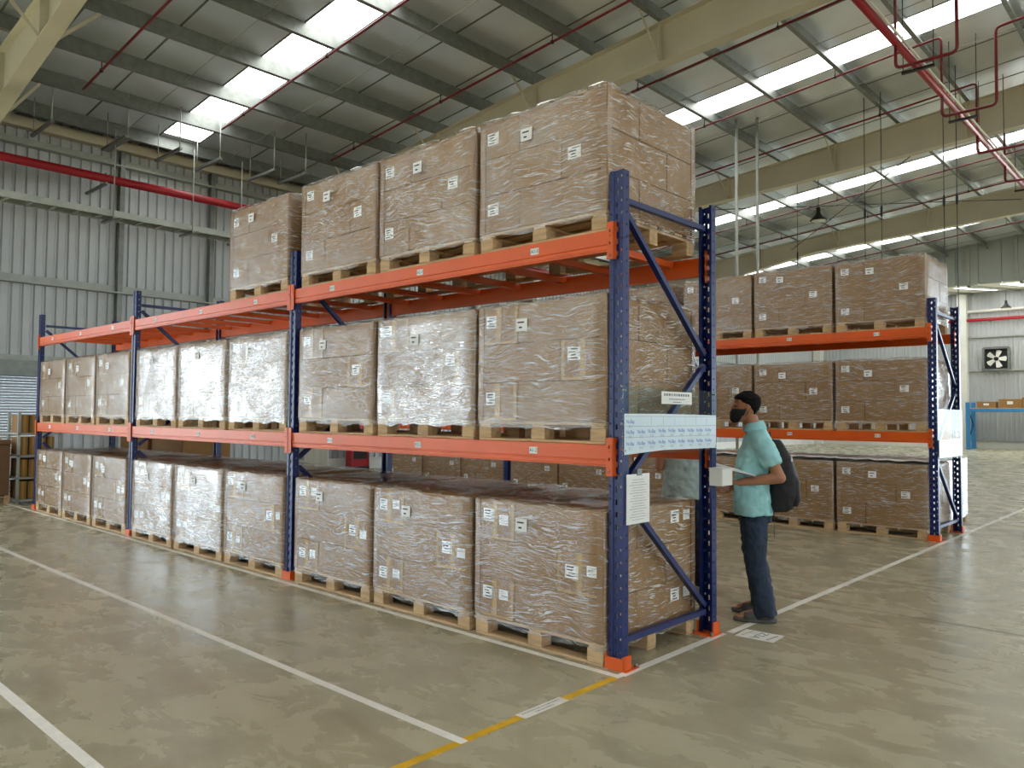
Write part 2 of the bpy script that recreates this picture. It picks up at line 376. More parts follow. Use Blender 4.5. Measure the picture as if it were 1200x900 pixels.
# portal frames: tapered beige I-section rafters with columns
def rafter_depth(x):
    d = 1.0-.043*(CX-x)
    if x < -8.0: d = .54+(-8.0-x)*.075
    return d
def frame(y, idx, lab):
    fr = thing('portal_frame', lab, 'steel frame', (0, y, 0), 0, 'portal frames under the roof')
    xs = [-14.6, -12, -10, -8, -5, -2, 1, 4, 7, 9]
    b = MB()
    for a, c in zip(xs[:-1], xs[1:]):
        za, zc = zr(a), zr(c); da, dc = zr(a)-rafter_depth(a), zr(c)-rafter_depth(c)
        n = len(b.v); t = .006
        b.v += [(a,-t,da),(c,-t,dc),(c,t,dc),(a,t,da),(a,-t,za),(c,-t,zc),(c,t,zc),(a,t,za)]
        for q in ((0,1,5,4),(2,3,7,6)): b.f.append(tuple(n+i for i in q)); b.mi.append(0); b.sm.append(False)
    obj('web', b.mesh('web', 'beige_steel'), fr)
    b = MB(); b.bar((xs[0],0,zr(xs[0])-.008), (xs[-1],0,zr(xs[-1])-.008), .24, .016)
    obj('top_flange', b.mesh('top_flange', 'beige_steel'), fr)
    b = MB(); pts = [(-14.6, zr(-14.6)-rafter_depth(-14.6)), (-8, zr(-8)-rafter_depth(-8)), (9, zr(9)-rafter_depth(9))]
    for (a, za), (c, zc) in zip(pts[:-1], pts[1:]): b.bar((a,0,za), (c,0,zc), .25, .018)
    obj('bottom_flange', b.mesh('bottom_flange', 'beige_steel'), fr)
    for sx in (-12.2, -10.0, -7.2, -4.35, -1.5, 1.4, 4.2):
        b = MB(); b.box(sx-.006, -.12, zr(sx)-rafter_depth(sx), sx+.006, .12, zr(sx)-.01)
        obj('stiffener', b.mesh('stiffener', 'beige_steel'), fr)
    for px in PX[1:12:2]:
        for sgn in (-1, 1):
            b = MB(); b.bar((px, sgn*.75, zr(px)+.03), (px, sgn*.1, zr(px)-rafter_depth(px)+.04), .05, .012, upv=(1,0,0))
            obj('flange_brace', b.mesh('flange_brace', 'beige_steel'), fr)
    # column on the side wall
    b = MB(); ct = zr(-14.6)
    b.box(-14.94, -.008, 0, -14.1, .008, ct); b.box(-14.96, -.15, 0, -14.94, .15, ct)
    n = len(b.v); b.box(-14.1, -.15, 0, -14.08, .15, ct-.8)
    for i in range(n, n+4): b.v[i] = (b.v[i][0]-.42, b.v[i][1], b.v[i][2])
    obj('column', b.mesh('column', 'white_paint'), fr)
ford = ['at the top left corner', 'behind the tall stack on the near rack', 'second from the far end', 'nearest the far end wall']
for k in range(4): frame(-.25 if k == 0 else -.5+8*k, k, 'beige tapered steel roof frame '+ford[k])

# side wall of ribbed sheet (x = XW), with two loading doors standing open out of view
def ribsheet(z0, z1, wd=1.0, ribs=5, d=.035):
    b = MB(); pts = []; p = wd/ribs
    for i in range(ribs):
        u = i*p; pts += [(u, 0), (u+p*.62, 0), (u+p*.72, d), (u+p*.90, d)]
    pts.append((wd, 0))
    n = len(b.v)
    for u, dd in pts: b.v += [(-dd, u, z0), (-dd, u, z1)]
    for i in range(len(pts)-1): b.f.append((n+2*i, n+2*i+2, n+2*i+3, n+2*i+1)); b.mi.append(0); b.sm.append(False)
    return b.mesh('wall_sheet', 'wall_sheet_grey')
ztop = zr(XW, .30)
wl = struct('wall_left', MB().box(XW-.09, Y0, ztop-.4, XW-.05, YF, ztop-.015).mesh('wall_left', 'beige_steel'), 'ribbed grey steel side wall')
full, above, over = ribsheet(.3, ztop), ribsheet(4.2, ztop), ribsheet(2.58, ztop)
DOORS = [(-6.5, -3.5), (-14.5, -10.5), (-22.5, -18.5)]
SH = (-2.5, 1.42)
y = Y0
while y < YF:
    c = y+.5
    me = over if SH[0] < c < SH[1] else full
    if any(a < c < b_ for a, b_ in DOORS): me = above
    obj('wall_sheet', me, wl, (XW, y, 0)); y += 1.0
yy = Y0; base = []
b = MB()
for a, c in ((Y0,-22.5),(-18.5,-14.5),(-10.5,-6.5),(-3.5,-2.6),(1.5,YF)): b.box(XW-.08, a, 0, XW+.06, c, .3)
struct('baseboard_left', b.mesh('baseboard_left', 'white_paint'), 'white plinth along the foot of the side wall')
for z in (4.06, 6.82):
    b = MB(); b.prism([(XW+.01,z),(XW+.19,z),(XW+.19,z+.03),(XW+.18,z+.03),(XW+.18,z+.01),(XW+.02,z+.01),(XW+.02,z+.18),(XW+.01,z+.18)], 'y', Y0, YF)
    obj('girt', b.mesh('girt', 'galv_pale'), wl)
b = MB(); b.prism([(XW,2.45),(XW+.16,2.45),(XW+.16,2.62),(XW,2.62)], 'y', -2.8, 12); obj('girt', b.mesh('girt', 'galv_pale'), wl)
for yv in (2.68, 4.72, 13.5):
    b = MB(); b.box(XW+.01, yv-.05, .3, XW+.16, yv+.05, ztop-.3); obj('wall_post', b.mesh('wall_post', 'galvanised'), wl)
b = MB(); b.box(XW+.02, Y0, ztop-.33, XW+.22, YU, ztop-.13); obj('eave_beam', b.mesh('eave_beam', 'beige_steel'), wl)
# roller shutter
sh = struct('door_1', MB().box(XW+.02, SH[0]-.08, 2.2, XW+.34, SH[1]+.08, 2.5).mesh('door_1', 'galvanised'), 'closed silver roller shutter')
slat = MB().prism([(.0,0),(.018,.012),(.02,.03),(.016,.045),(0,.055),(-.004,.055),(-.004,0)], 'y', SH[0], SH[1]).mesh('slat', 'shutter')
z = 0.
while z < 2.2: obj('slat', slat, sh, (XW+.03, 0, z)); z += .056
for yv in (SH[0]-.04, SH[1]+.04): obj('guide_rail', MB().box(XW+.0, yv-.04, 0, XW+.09, yv+.04, 2.3).mesh('guide_rail', 'galv_pale'), sh)

# far end: panelled upper wall, lean-to beyond it, ribbed end wall with a wide open door
wf = struct('wall_far', MB().box(XW, YF+.03, 7.4, XR, YF+.07, 9.2).mesh('wall_far', 'wall_sheet_grey'), 'ribbed pale steel end wall beyond the rear rack')
def ribsheet_x(z0, z1):
    me = ribsheet(z0, z1); 
    return me
fx, fxa = ribsheet(.35, 8.4), ribsheet(6.0, 8.4)
xx = XW
FD = (-2.0, 15.0)
while xx < XR:
    me = fxa if FD[0] < xx+.5 < FD[1] else fx
    obj('wall_sheet', me, wf, (xx+1.0, YF, 0), R(90)); xx += 1.0
b = MB(); b.box(XW, YF-.06, 0, FD[0], YF+.06, .35); b.box(FD[1], YF-.06, 0, XR, YF+.06, .35)
obj('plinth', b.mesh('plinth', 'white_paint'), wf)
for z in (.36, 2.1, 3.9, 5.6):
    obj('girt', MB().box(XW, YF-.16, z, FD[0], YF-.01, z+.05).mesh('girt', 'galv_pale'), wf)
obj('wall_pipe', MB().tube([(XW, YF-.25, 6.95), (FD[0], YF-.25, 6.95)], .07, 8).mesh('wall_pipe', 'white_paint'), wf)
for xv in (-7.4, 0.6):
    obj('end_column', MB().box(xv-.2, YF-.5, 0, xv+.2, YF-.05, 7.9).mesh('end_column', 'white_paint'), wf)
obj('end_column', MB().box(-15, YF-.55, 0, -14.6, YF-.05, 7.9).mesh('end_column', 'white_paint'), wf)
up_w = struct('wall_upper', MB().box(XW, YU+.05, 6.9, XR, YU+.1, 11).mesh('wall_upper', 'panel_grey'), 'grey panelled wall band under the roof at the far end')
pan = MB().bevbox(.008, -.03, 6.85, .792, .05, 10.5, .01).mesh('wall_panel', 'panel_grey')
for i in range(34): obj('wall_panel', pan, up_w, (XW+.8*i, YU, 0))
post = MB().box(-.06, -.12, 6.85, .06, -.03, 10.4).mesh('wall_post', 'galv_pale')
for xv in (-7.2, -5.0, -3.35, -1.7): obj('wall_post', post, up_w, (xv, YU, 0))
lt = struct('ceiling_lean_to', None or MB().quad((XW,YU,6.85),(XW,YF+.1,7.95),(XR,YF+.1,7.95),(XR,YU,6.85)).mesh('ceiling_lean_to', 'white_paint'), 'pale sloping soffit beyond the upper wall')
for xv in (-9.0, -7.0, -5.0, -3.2, -1.4):
    obj('soffit_rib', MB().bar((xv,YU,6.79),(xv,YF,7.89), .12, .1).mesh('soffit_rib', 'galvanised'), lt)
for xv in (-12.2, -8.2, -5.9, -4.2, -2.4, 2, 6, 10):
    b = MB(); x0_, x1_ = xv, xv+.75; za_ = 6.84+1.1*.15; zb_ = 6.84+1.1*.9; ya_ = YU+.15*(YF-YU); yb_ = YU+.9*(YF-YU)
    b.quad((x0_,ya_,za_),(x0_,yb_,zb_),(x1_,yb_,zb_),(x1_,ya_,za_)); obj('skylight', b.mesh('skylight','skylight_sheet'), lt)
# unseen sides of the hall
wr_ = struct('wall_right', MB().box(XR, Y0, 4.5, XR+.1, YF, 8).mesh('wall_right', 'wall_sheet_grey'), 'ribbed grey side wall behind the viewer')
b = MB(); b.box(XW, Y0-.1, 0, XR, Y0, 11); struct('wall_back', b.mesh('wall_back', 'wall_sheet_grey'), 'grey wall behind the viewer')
for a, c in ((Y0,-18),(-12,-4),(2,12),(18,28),(34,YF)): obj('wall_pier', MB().box(XR, a, 0, XR+.1, c, 4.5).mesh('wall_pier', 'wall_sheet_grey'), wr_)

# floor tape
def tape(name, lab, x0, y0, x1, y1, wd, m_, z=.0014):
    p, q = Vector((x0,y0)), Vector((x1,y1)); d = (q-p).normalized(); n = Vector((-d.y,d.x))*wd/2
    b = MB(); c = [p-n, q-n, q+n, p+n]
    b.v = [(v.x,v.y,z-.001) for v in c]+[(v.x,v.y,z) for v in c]
    for f in ((0,3,2,1),(4,5,6,7),(0,1,5,4),(1,2,6,5),(2,3,7,6),(3,0,4,7)): b.f.append(f); b.mi.append(0); b.sm.append(False)
    return tag(obj(name, b.mesh(name, m_)), lab, 'floor marking', 'tape lines on the floor')
tape('floor_tape', 'white floor tape along the foot of the front rack', -14.5, -.085, .10, -.085, .05, 'tape_white')
tape('floor_tape', 'white floor tape at the rack ends running to the rear rack', .085, -.06, .085, 1.17, .055, 'tape_white', .0018)
tape('floor_tape', 'white floor tape running from the man in teal past the rear rack', .11, 1.22, .11, 34, .055, 'tape_white')
tape('floor_tape', 'long white floor tape across the open floor ending at the yellow line', -14.5, -1.35, .10, -1.33, .05, 'tape_white')
tape('floor_tape', 'white floor tape crossing the bottom left corner of the floor', -9, -2.59, 0.6, -2.59, .055, 'tape_white')
tape('floor_tape', 'yellow floor tape running from the rack corner to the viewer', .08, -.115, .08, -4.5, .05, 'tape_yellow', .0012)

# ------------------------------------------------------------------ pallet racks
def holed(b, P, w0, w1, z0, z1, cols, mi=0):
    """flat face in a plane: P(u, z) -> point; cols = [(u centre, half width, half height, pitch, first z)] punched right through"""
    cols = sorted(cols); u = w0
    for uc, hw, hh, pitch, zf in cols:
        if uc-hw > u: b.quad(P(u,z0), P(uc-hw,z0), P(uc-hw,z1), P(u,z1), mi)
        z = z0; zc = zf
        while zc+hh < z1-.01:
            b.quad(P(uc-hw,z), P(uc+hw,z), P(uc+hw,zc-hh), P(uc-hw,zc-hh), mi); z = zc+hh; zc += pitch
        b.quad(P(uc-hw,z), P(uc+hw,z), P(uc+hw,z1), P(uc-hw,z1), mi)
        u = uc+hw
    b.quad(P(u,z0), P(w1,z0), P(w1,z1), P(u,z1), mi)
def upright_mesh():
    b = MB(); z0, z1 = .004, 3.0; hw = .05; dp = .062
    # face with raised flanks and a shallow central channel, teardrop slots as through holes
    f = lambda u, z: (u, 0, z)
    holed(b, f, -.05, -.022, z0, z1, [(-.038, .0045, .0065, .075, .11)])
    b.quad((-.022,0,z0), (-.017,.008,z0), (-.017,.008,z1), (-.022,0,z1))
    holed(b, lambda u, z: (u, .008, z), -.017, .017, z0, z1, [(.0, .0075, .016, .075, .09)])
    b.quad((.017,.008,z0), (.022,0,z0), (.022,0,z1), (.017,.008,z1))
    holed(b, f, .022, .05, z0, z1, [(.038, .0045, .0065, .075, .11)])
    for s_ in (-1, 1):
        holed(b, lambda u, z, s_=s_: (s_*.05, u, z), 0, dp, z0, z1, [(.036, .005, .007, .075, .12)])
        b.quad((s_*.05,dp,z0), (s_*.032,dp,z0), (s_*.032,dp,z1), (s_*.05,dp,z1))
        b.quad((s_*.032,dp,z0), (s_*.032,dp-.015,z0), (s_*.032,dp-.015,z1), (s_*.032,dp,z1))
    return b.mesh('upright', 'blue_paint')
UP = upright_mesh()
FOOT = MB().box(-.085,-.012,0,.085,.13,.008).box(-.066,-.012,.008,-.054,.07,.085).box(.054,-.012,.008,.066,.07,.085).box(-.066,-.016,.008,.066,-.006,.075).mesh('foot_plate', 'orange_paint')
BOLT = MB().tube([(0,0,0),(0,0,.022)], .011, 6).mesh('bolt', 'galvanised')
BL = W-.1
def beam_mesh(L):
    # step beam, front face at y=0, rolled lines along its lower edge
    b = MB(); pr = [(0,.012),(.004,.008),(.004,.0),(.05,0),(.05,.13),(.0,.13),(0,.044),(.005,.040),(.005,.034),(0,.030)]
    b.prism([(y,z) for y,z in pr][::-1], 'x', 0, L)
    return b.mesh('beam', 'orange_paint')
BEAM = beam_mesh(BL)
def connector_mesh():
    b = MB(); b.box(0,-.014,-.055,.006,.06,.175)                 # side plate against the upright
    holed(b, lambda u, z: (u,-.014,z), -.044, .003, -.055, .175, [(-.022,.006,.009,.075,-.03)])
    holed(b, lambda u, z: (u,-.010,z), -.044, .003, -.055, .175, [(-.022,.006,.009,.075,-.03)])
    for zc in (-.055,.175): b.quad((-.044,-.014,zc),(.003,-.014,zc),(.003,-.010,zc),(-.044,-.010,zc))
    b.quad((-.044,-.014,-.055),(-.044,-.010,-.055),(-.044,-.010,.175),(-.044,-.014,.175))
    b.tube([(-.022,-.02,.09),(-.022,-.008,.09)], .007, 6)
    return b.mesh('connector', 'orange_paint')
CONN = connector_mesh()
SUP = MB().box(-.03,.05,-.05,.03,D-.05,-.004).box(-.03,-.004,-.035,.03,.05,.002).box(-.03,D-.05,-.035,.03,D+.004,.002).mesh('support_bar', 'orange_paint')
TAG = MB().box(-.035,-.0015,-.022,.035,0,.022).mesh('location_tag', 'paper')
LV = [1.33, 2.64]
TXT = {}
def tag_text(t):
    if t not in TXT: TXT[t] = text_mesh(t, .034, 'ink', 'lettering', .95)
    return TXT[t]
def rack(y0, label, letter, nb=3, front_only_bars=False):
    rk = thing('pallet_rack', label, 'pallet rack', (0, y0, 0), 0, 'blue and orange pallet racks')
    for i in range(nb+1):
        for side in (0, 1):
            u = obj('upright', UP, rk, (-W*i, 0, 0) if side == 0 else (-W*i, D, 0), 0 if side == 0 else math.pi)
            ft = obj('foot_plate', FOOT, u)
            for bx in (-.07, .07): obj('bolt', BOLT, u, (bx, .11, .008))
        x = -W*i
        zz = [(.09,.16,D-.09,.16), (D-.09,.20,.09,1.02), (.09,1.10,D-.09,1.86), (D-.09,1.94,.09,2.76), (.09,2.83,D-.09,2.83)]
        for a, za, c, zc in zz:
            b = MB(); b.bar((x,a,za), (x,c,zc), .034, .038, upv=(1,0,0)); obj('brace', b.mesh('brace', 'blue_paint'), rk)
    for i in range(nb):
        for li, z in enumerate(LV):
            for side in (0, 1):
                bo = obj('beam', BEAM, rk, (-W*(i+1)+.05, -.012, z-.13) if side == 0 else (-W*i-.05, D+.012, z-.13), 0 if side == 0 else math.pi)
                c1 = obj('connector', CONN, bo, (BL-.003, 0, 0)); 
                c2 = obj('connector', CONN, bo, (.003, 0, 0)); c2.scale = (-1, 1, 1)
                # c1 wraps the right-hand upright: shift outwards so its plate covers the upright edge
                c1.location.x = BL+.040; c2.location.x = -.040
                if side == 0:
                    for j, f in enumerate((.83, .5, .17)):
                        tg = obj('location_tag', TAG, bo, (BL*f, -.001, .078))
                        t_ = '%s%d-%d' % (letter, i*3+j+1, li+2)
                        lo = obj('lettering', tag_text(t_), bo); put(lo, (BL*f, -.0035, .078), (1,0,0), (0,0,1))
            for j in range(7):
                obj('support_bar', SUP, rk, (-W*i-.05-BL*(j+.5)/7, 0, z-.0))
    return rk
rackA = rack(0, 'long blue and orange pallet rack nearest the viewer', 'A')
rackB = rack(YB, 'blue and orange pallet rack behind the man in teal, further back', 'B')

# ------------------------------------------------------------------ wrapped pallet loads
LW, LD, PH, CH = 1.09, 1.06, .135, .262
CN, CWD = .36, .72                                       # short and long side of a carton
def carton_mesh(a, c, name='carton'):
    b = MB(); b.bevbox(.002, .002, .001, a-.002, c-.002, CH-.001, .006)
    return b.mesh(name, 'cardboard')
C_NARROW = carton_mesh(CN, CWD-.02); C_WIDE = carton_mesh(LW-CN, LD-CWD+.02)
def label_mesh(name, wd, ht, bars, seed):
    rnd = random.Random(seed); b = MB(); b.box(-wd/2, -.0012, -ht/2, wd/2, 0, ht/2, 0)
    for i in range(bars):
        z = ht/2-ht*(i+.75)/(bars+.5); x0 = -wd*.42; 
        x0 += rnd.random()*wd*.25; x1 = x0+wd*(.25+.35*rnd.random()); x1 = min(x1, wd*.45)
        h_ = ht/(bars+.5)*(.22+.4*rnd.random())
        b.quad((x0,-.0016,z-h_/2),(x1,-.0016,z-h_/2),(x1,-.0016,z+h_/2),(x0,-.0016,z+h_/2),1)
    return b.mesh(name, ['paper', 'ink'])
LB_SHIP = [label_mesh('shipping_label', .105, .085, 4, s_) for s_ in range(3)]
def plain_label(seed):
    rnd = random.Random(seed); b = MB(); b.box(-.042,-.0012,-.034,.042,0,.034,0)
    for i in range(4):
        z = .022-.013*i; b.quad((-.03,-.0015,z-.001),(.03*rnd.random(),-.0015,z-.001),(.03*rnd.random(),-.0015,z+.001),(-.03,-.0015,z+.001),1)
    return b.mesh('plain_label', ['paper', 'ink_grey'])
LB_PLAIN = plain_label(3)
LB_PAL = label_mesh('pallet_label', .10, .085, 2, 8)
def tape_mesh():
    b = MB(); w_ = CN; t = .0012; h_ = CH
    b.box(w_/2-.024,-t,.004,w_/2+.024,.0015,h_-.004)
    b.box(.006,-t,.004,.03,.0015,h_-.004); b.box(w_-.03,-t,.004,w_-.006,.0015,h_-.004)
    b.box(.03,-t,.004,w_/2-.024,.0015,.02); b.box(w_/2+.024,-t,.004,w_-.03,.0015,.02)
    return b.mesh('packing_tape', 'tape_brown')
TAPE = tape_mesh()
def film_mesh(seed, wd=LW, dp=LD, z0=.10, z1=PH+3*CH, loose=.009):
    """film shell: four wrinkled sides hugging the cartons, gathered over the top rim"""
    rnd = random.Random(seed); b = MB()
    nx, ny, nz = 12, 10, 12; r = .03
    ring = []
    def side(x0,y0,x1,y1,n):
        for i in range(n): ring.append((x0+(x1-x0)*i/n, y0+(y1-y0)*i/n))
    e = .012
    side(-e+r,-e, wd+e-r,-e, nx); ring.append((wd+e-r,-e)); side(wd+e-.3*r,-e+.3*r, wd+e-.3*r,-e+.3*r, 1)
    side(wd+e,-e+r, wd+e,dp+e-r, ny); ring.append((wd+e,dp+e-r)); ring.append((wd+e-.3*r,dp+e-.3*r))
    side(wd+e-r,dp+e, -e+r,dp+e, nx); ring.append((-e+r,dp+e)); ring.append((-e+.3*r,dp+e-.3*r))
    side(-e,dp+e-r, -e,-e+r, ny); ring.append((-e,-e+r)); ring.append((-e+.3*r,-e+.3*r))
    k = len(ring); rows = []
    zs = [z0+(z1-z0)*j/nz for j in range(nz+1)]
    cx, cy = wd/2, dp/2
    for j, z in enumerate(zs):
        row = []
        for (x, y) in ring:
            d = Vector((x-cx, y-cy)); d.normalize(); o_ = rnd.uniform(0, loose)
            zj = z+(rnd.uniform(-.008,.012) if j in (0, nz) else 0)
            if j == 0: zj -= rnd.uniform(0, .025)
            row.append(len(b.v)); b.v.append((x+d.x*o_, y+d.y*o_, zj))
        rows.append(row)
    # top: rim rolls in, then sags towards the middle
    for fr, dz in ((.97,.016),(.86,.022),(.66,.012),(.38,.006)):
        row = []
        for (x, y) in ring:
            row.append(len(b.v)); b.v.append((cx+(x-cx)*fr, cy+(y-cy)*fr, z1+dz+rnd.uniform(-.008,.012)))
        rows.append(row)
    for ra, rb in zip(rows[:-1], rows[1:]):
        for i in range(k):
            i2 = (i+1) % k; b.f.append((ra[i],ra[i2],rb[i2],rb[i])); b.mi.append(0); b.sm.append(True)
    n = len(b.v); b.v.append((cx,cy,z1+.008))
    for i in range(k): b.f.append((rows[-1][i], rows[-1][(i+1)%k], n)); b.mi.append(0); b.sm.append(True)
    return b
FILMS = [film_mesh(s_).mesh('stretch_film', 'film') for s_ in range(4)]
FILM_G = [film_mesh(20+s_, loose=.012).mesh('stretch_film', 'film_glare') for s_ in range(3)]
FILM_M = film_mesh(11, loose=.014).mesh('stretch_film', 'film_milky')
# pallet pieces (shared)
DECKB = MB().bevbox(0,-.0475,0,LW,.0475,.018,.003).mesh('deck_board', 'wood')
BOTB = MB().bevbox(0,-.05,0,LW,.05,.018,.003).mesh('bottom_board', 'wood')
BLOCK = MB().bevbox(-.06,-.05,0,.06,.05,.078,.003).mesh('block', 'wood')
b_ = MB()
for xs_ in (.06, LW/2, LW-.06): b_.bevbox(xs_-.05, .0, .097, xs_+.05, LD, .114, .003)
STRING = b_.mesh('pallet', 'wood')
def pallet(parent):
    p = obj('pallet', STRING, parent)
    for i in range(7): obj('deck_board', DECKB, p, (0, .0475+(LD-.095)*i/6, .1145))
    for y in (.05, LD/2, LD-.05):
        obj('bottom_board', BOTB, p, (0, y, .0))
        for x in (.06, LW/2, LW-.06): obj('block', BLOCK, p, (x, y, .0185))
    return p
CORN = MB().prism([(0,0),(.05,0),(.05,.004),(.004,.004),(.004,.05),(0,.05)], 'z', PH, PH+3*CH+.004).mesh('corner_board', 'corner_card')
def load(x0, y0, z0, label, group, seed, detail=True, milky=False, glare=False, plain=False, taped=False):
    rnd = random.Random(seed*77+5)
    i_end = 'first from' in label and plain
    t = thing('wrapped_pallet', label, 'wrapped pallet', (x0, y0, z0+.001), R(rnd.uniform(-.5,.5)), group)
    pallet(t)
    for ly in range(3):
        z = PH+CH*ly
        mir = (ly == 1)
        spots = [(0,0,'n'),(CN,0,'w'),(LW-CN,LD-CWD+.02,'n'),(0,CWD-.02,'w')]
        for x, y, kd in spots:
            a = CN if kd == 'n' else LW-CN
            xx_ = LW-x-a if mir else x
            c = obj('carton', C_NARROW if kd == 'n' else C_WIDE, t, (xx_+rnd.uniform(-.002,.002), y+rnd.uniform(0,.003), z))
            if detail and kd == 'n' and y == 0:
                if taped: obj('packing_tape', TAPE, c)
                obj('shipping_label', LB_SHIP[rnd.randrange(3)], c, (.115+rnd.uniform(-.01,.01), 0, .155+rnd.uniform(-.02,.02)))
                if plain: obj('plain_label', LB_PLAIN, c, (.27+rnd.uniform(-.01,.01), 0, .145+rnd.uniform(-.02,.02)))
            if detail and i_end and kd == 'n' and y > 0 and not mir:       # labels on the long side that shows at the rack end
                for u_, me_ in ((.45, LB_SHIP[ly % 3]), (.60, LB_PLAIN)):
                    obj('side_label', me_, c, (CN, u_, .17), R(90))
    for cx_, cy_, a_ in ((-.006,-.006,0),(LW+.006,-.006,90),(LW+.006,LD+.006,180)): obj('corner_board', CORN, t, (cx_,cy_,0), R(a_))
    f = obj('stretch_film', FILM_M if milky else FILM_G[seed % 3] if glare else FILMS[rnd.randrange(4)], t)
    if detail:
        obj('pallet_label', LB_PAL, t, (.43+rnd.uniform(-.05,.05), -.021, PH+3*CH-.14+rnd.uniform(-.04,.02)))
    return t
ORD = ['first','second','third','fourth','fifth','sixth','seventh','eighth','ninth']
LN = ['on the floor level', 'on the middle level', 'on the top level']
SLOT = [-.075, -1.225, -2.375]                       # right-hand edges of the three pallets of a bay
sd = 0
for lv in range(3):
    for i in range(9):
        if lv == 2 and i > 3: continue
        sd += 1
        bay, k = divmod(i, 3)
        xr = -W*bay+SLOT[k]
        if k == 2: xr += .0
        z = 0 if lv == 0 else LV[lv-1]
        if lv == 2 and i == 3: xr -= .03
        load(xr-LW, -.015 if lv == 0 else .0, z, 'film-wrapped carton pallet %s of the front rack, %s from its right end' % (LN[lv], ORD[i]), 'wrapped pallets on the front rack', sd, glare=(lv, i) in ((0,4),(0,5),(1,1),(1,3),(1,4),(1,5)), plain=lv == 0, taped=lv < 2)
for lv, n in ((0, 9), (1, 3), (2, 5)):
    for i in range(n):
        sd += 1; bay, k = divmod(i, 3)
        z = 0 if lv == 0 else LV[lv-1]
        load(-W*bay+SLOT[k]-LW, YB, z, 'film-wrapped carton pallet %s of the rear rack, %s from its right end' % (LN[lv], ORD[i]), 'wrapped pallets on the rear rack', sd)
load(-1.27, YB+1.35, 0, 'white film-wrapped pallet standing on the floor behind the rear rack end', 'wrapped pallets behind the rear rack', 90, False, True)

# ------------------------------------------------------------------ pipes, trays and hangers under the roof
BY = [1.01+2.63*k for k in range(11)]
NTH = ORD+['tenth','eleventh']
MX, MZ = -1.02, 7.35
mp_ = thing('fire_main', 'thick red fire main pipe running under the frames, upper right', 'pipe', (MX, 0, MZ))
obj('pipe', MB().tube([(0,-6,0),(0,YU-.2,0)], .062, 12).mesh('pipe', 'red_paint'), mp_)
obj('side_pipe', MB().tube([(.12,-6,-.02),(.12,YU-.2,-.02)], .02, 8).mesh('side_pipe', 'white_paint'), mp_)
def bend(pts, r=.09, n=4):
    out = [Vector(pts[0])]
    for a, b, c in zip(pts[:-2], pts[1:-1], pts[2:]):
        a, b, c = Vector(a), Vector(b), Vector(c); u = (a-b).normalized()*r; v = (c-b).normalized()*r
        for i in range(n+1):
            t = i/n; out.append((b+u)*(1-t)**2+b*2*t*(1-t)+(b+v)*t*t)
    out.append(Vector(pts[-1])); return out
for y in BY[3:]:
    top = zr(MX+.9,-.35)-MZ
    obj('riser_loop', MB().tube(bend([(0,y,0),(0,y,-.42),(.85,y,-.42),(.85,y,top),(7.5,y,top+.6)]), .026, 8).mesh('riser_loop', 'red_pipe_dark'), mp_)
for y in (5.2, 9.9, 12.8, 15.2, 19, 23, 27):
    obj('hanger', MB().box(-.2,y-.03,-.13,.3,y+.03,-.09).tube([(-.18,y,-.1),(-.18,y,zr(MX,.30)-MZ)],.008,5).tube([(.28,y,-.1),(.28,y,zr(MX,.30)-MZ)],.008,5).mesh('hanger', 'dark_metal'), mp_)
for i, y in enumerate(BY):
    br = thing('sprinkler_pipe', 'thin red sprinkler pipe under the roof, %s counting away from the viewer' % NTH[i], 'pipe', (0, y, 0), 0, 'sprinkler pipes under the roof')
    xe = MX
    obj('pipe', MB().tube(bend([(-12.36,0,zr(-12.36,-.15)), (xe,0,zr(xe,-.15)), (xe,0,MZ+.05)]) if y < 30 else [], .022, 8).mesh('pipe', 'red_pipe_dark'), br)
    for px in PX[2:9:2]:
        obj('clip', MB().tube([(px,0,zr(px,-.15)),(px,0,zr(px,.02))],.009,5).tube([(px,0,zr(px,-.15)-.025),(px,0,zr(px,-.15)+.025)],.03,8).mesh('clip', 'dark_metal'), br)
wp = thing('fire_pipe', 'bright red fire pipe running along the ribbed left wall', 'pipe', (XW+1.08, 0, 6.23))
obj('pipe', MB().tube([(0,-8,0),(0,YU-1,0)], .085, 14).mesh('pipe', 'red_paint'), wp)
for y in (-1.5, 2.0, 5.5, 9, 13, 17, 21, 25): obj('bracket', MB().bar((-1.06,y,-.11),(.08,y,-.11),.05,.05).tube([(0,y,-.11),(0,y,.11)],.02,6).mesh('bracket', 'galvanised'), wp)
ct = thing('cable_tray', 'grey cable tray hung in front of the ribbed left wall', 'cable tray', (XW+1.05, 0, 5.38))
for dx in (0, .45): obj('side_rail', MB().box(dx-.012,-6,0,dx+.012,14,.13).mesh('side_rail', 'galv_pale'), ct)
rung = MB().box(0,-.03,.0,.45,.03,.02).mesh('rung', 'galv_pale')
for k in range(50): obj('rung', rung, ct, (0,-6+.4*k+.2,0))
obj('cover', MB().box(0,-6,.105,.45,14,.112).mesh('cover', 'galv_pale'), ct)
hr = MB().tube([(0,0,-.1),(0,0,1.75)],.012,6).mesh('hanger_rod','galv_pale'); hb = MB().box(-.08,-.03,-.06,.55,.03,-.015).mesh('hanger_bar','galvanised')
for y in (-3.2, -.6, 2.0, 3.6, 4.7, 7.3, 9.9):
    obj('hanger_bar', hb, ct, (0,y,0)); obj('hanger_rod', hr, ct, (.5,y,0)); 
STR = [(-13.2,.75,'widest, furthest left'),(-13.0,2.02,'second from the left'),(-12.9,3.0,'above the middle of the red pipe'),(-12.9,3.85,'right of the tall hanger rod'),(-12.7,5.0,'second from the right'),(-12.4,5.6,'furthest right')]
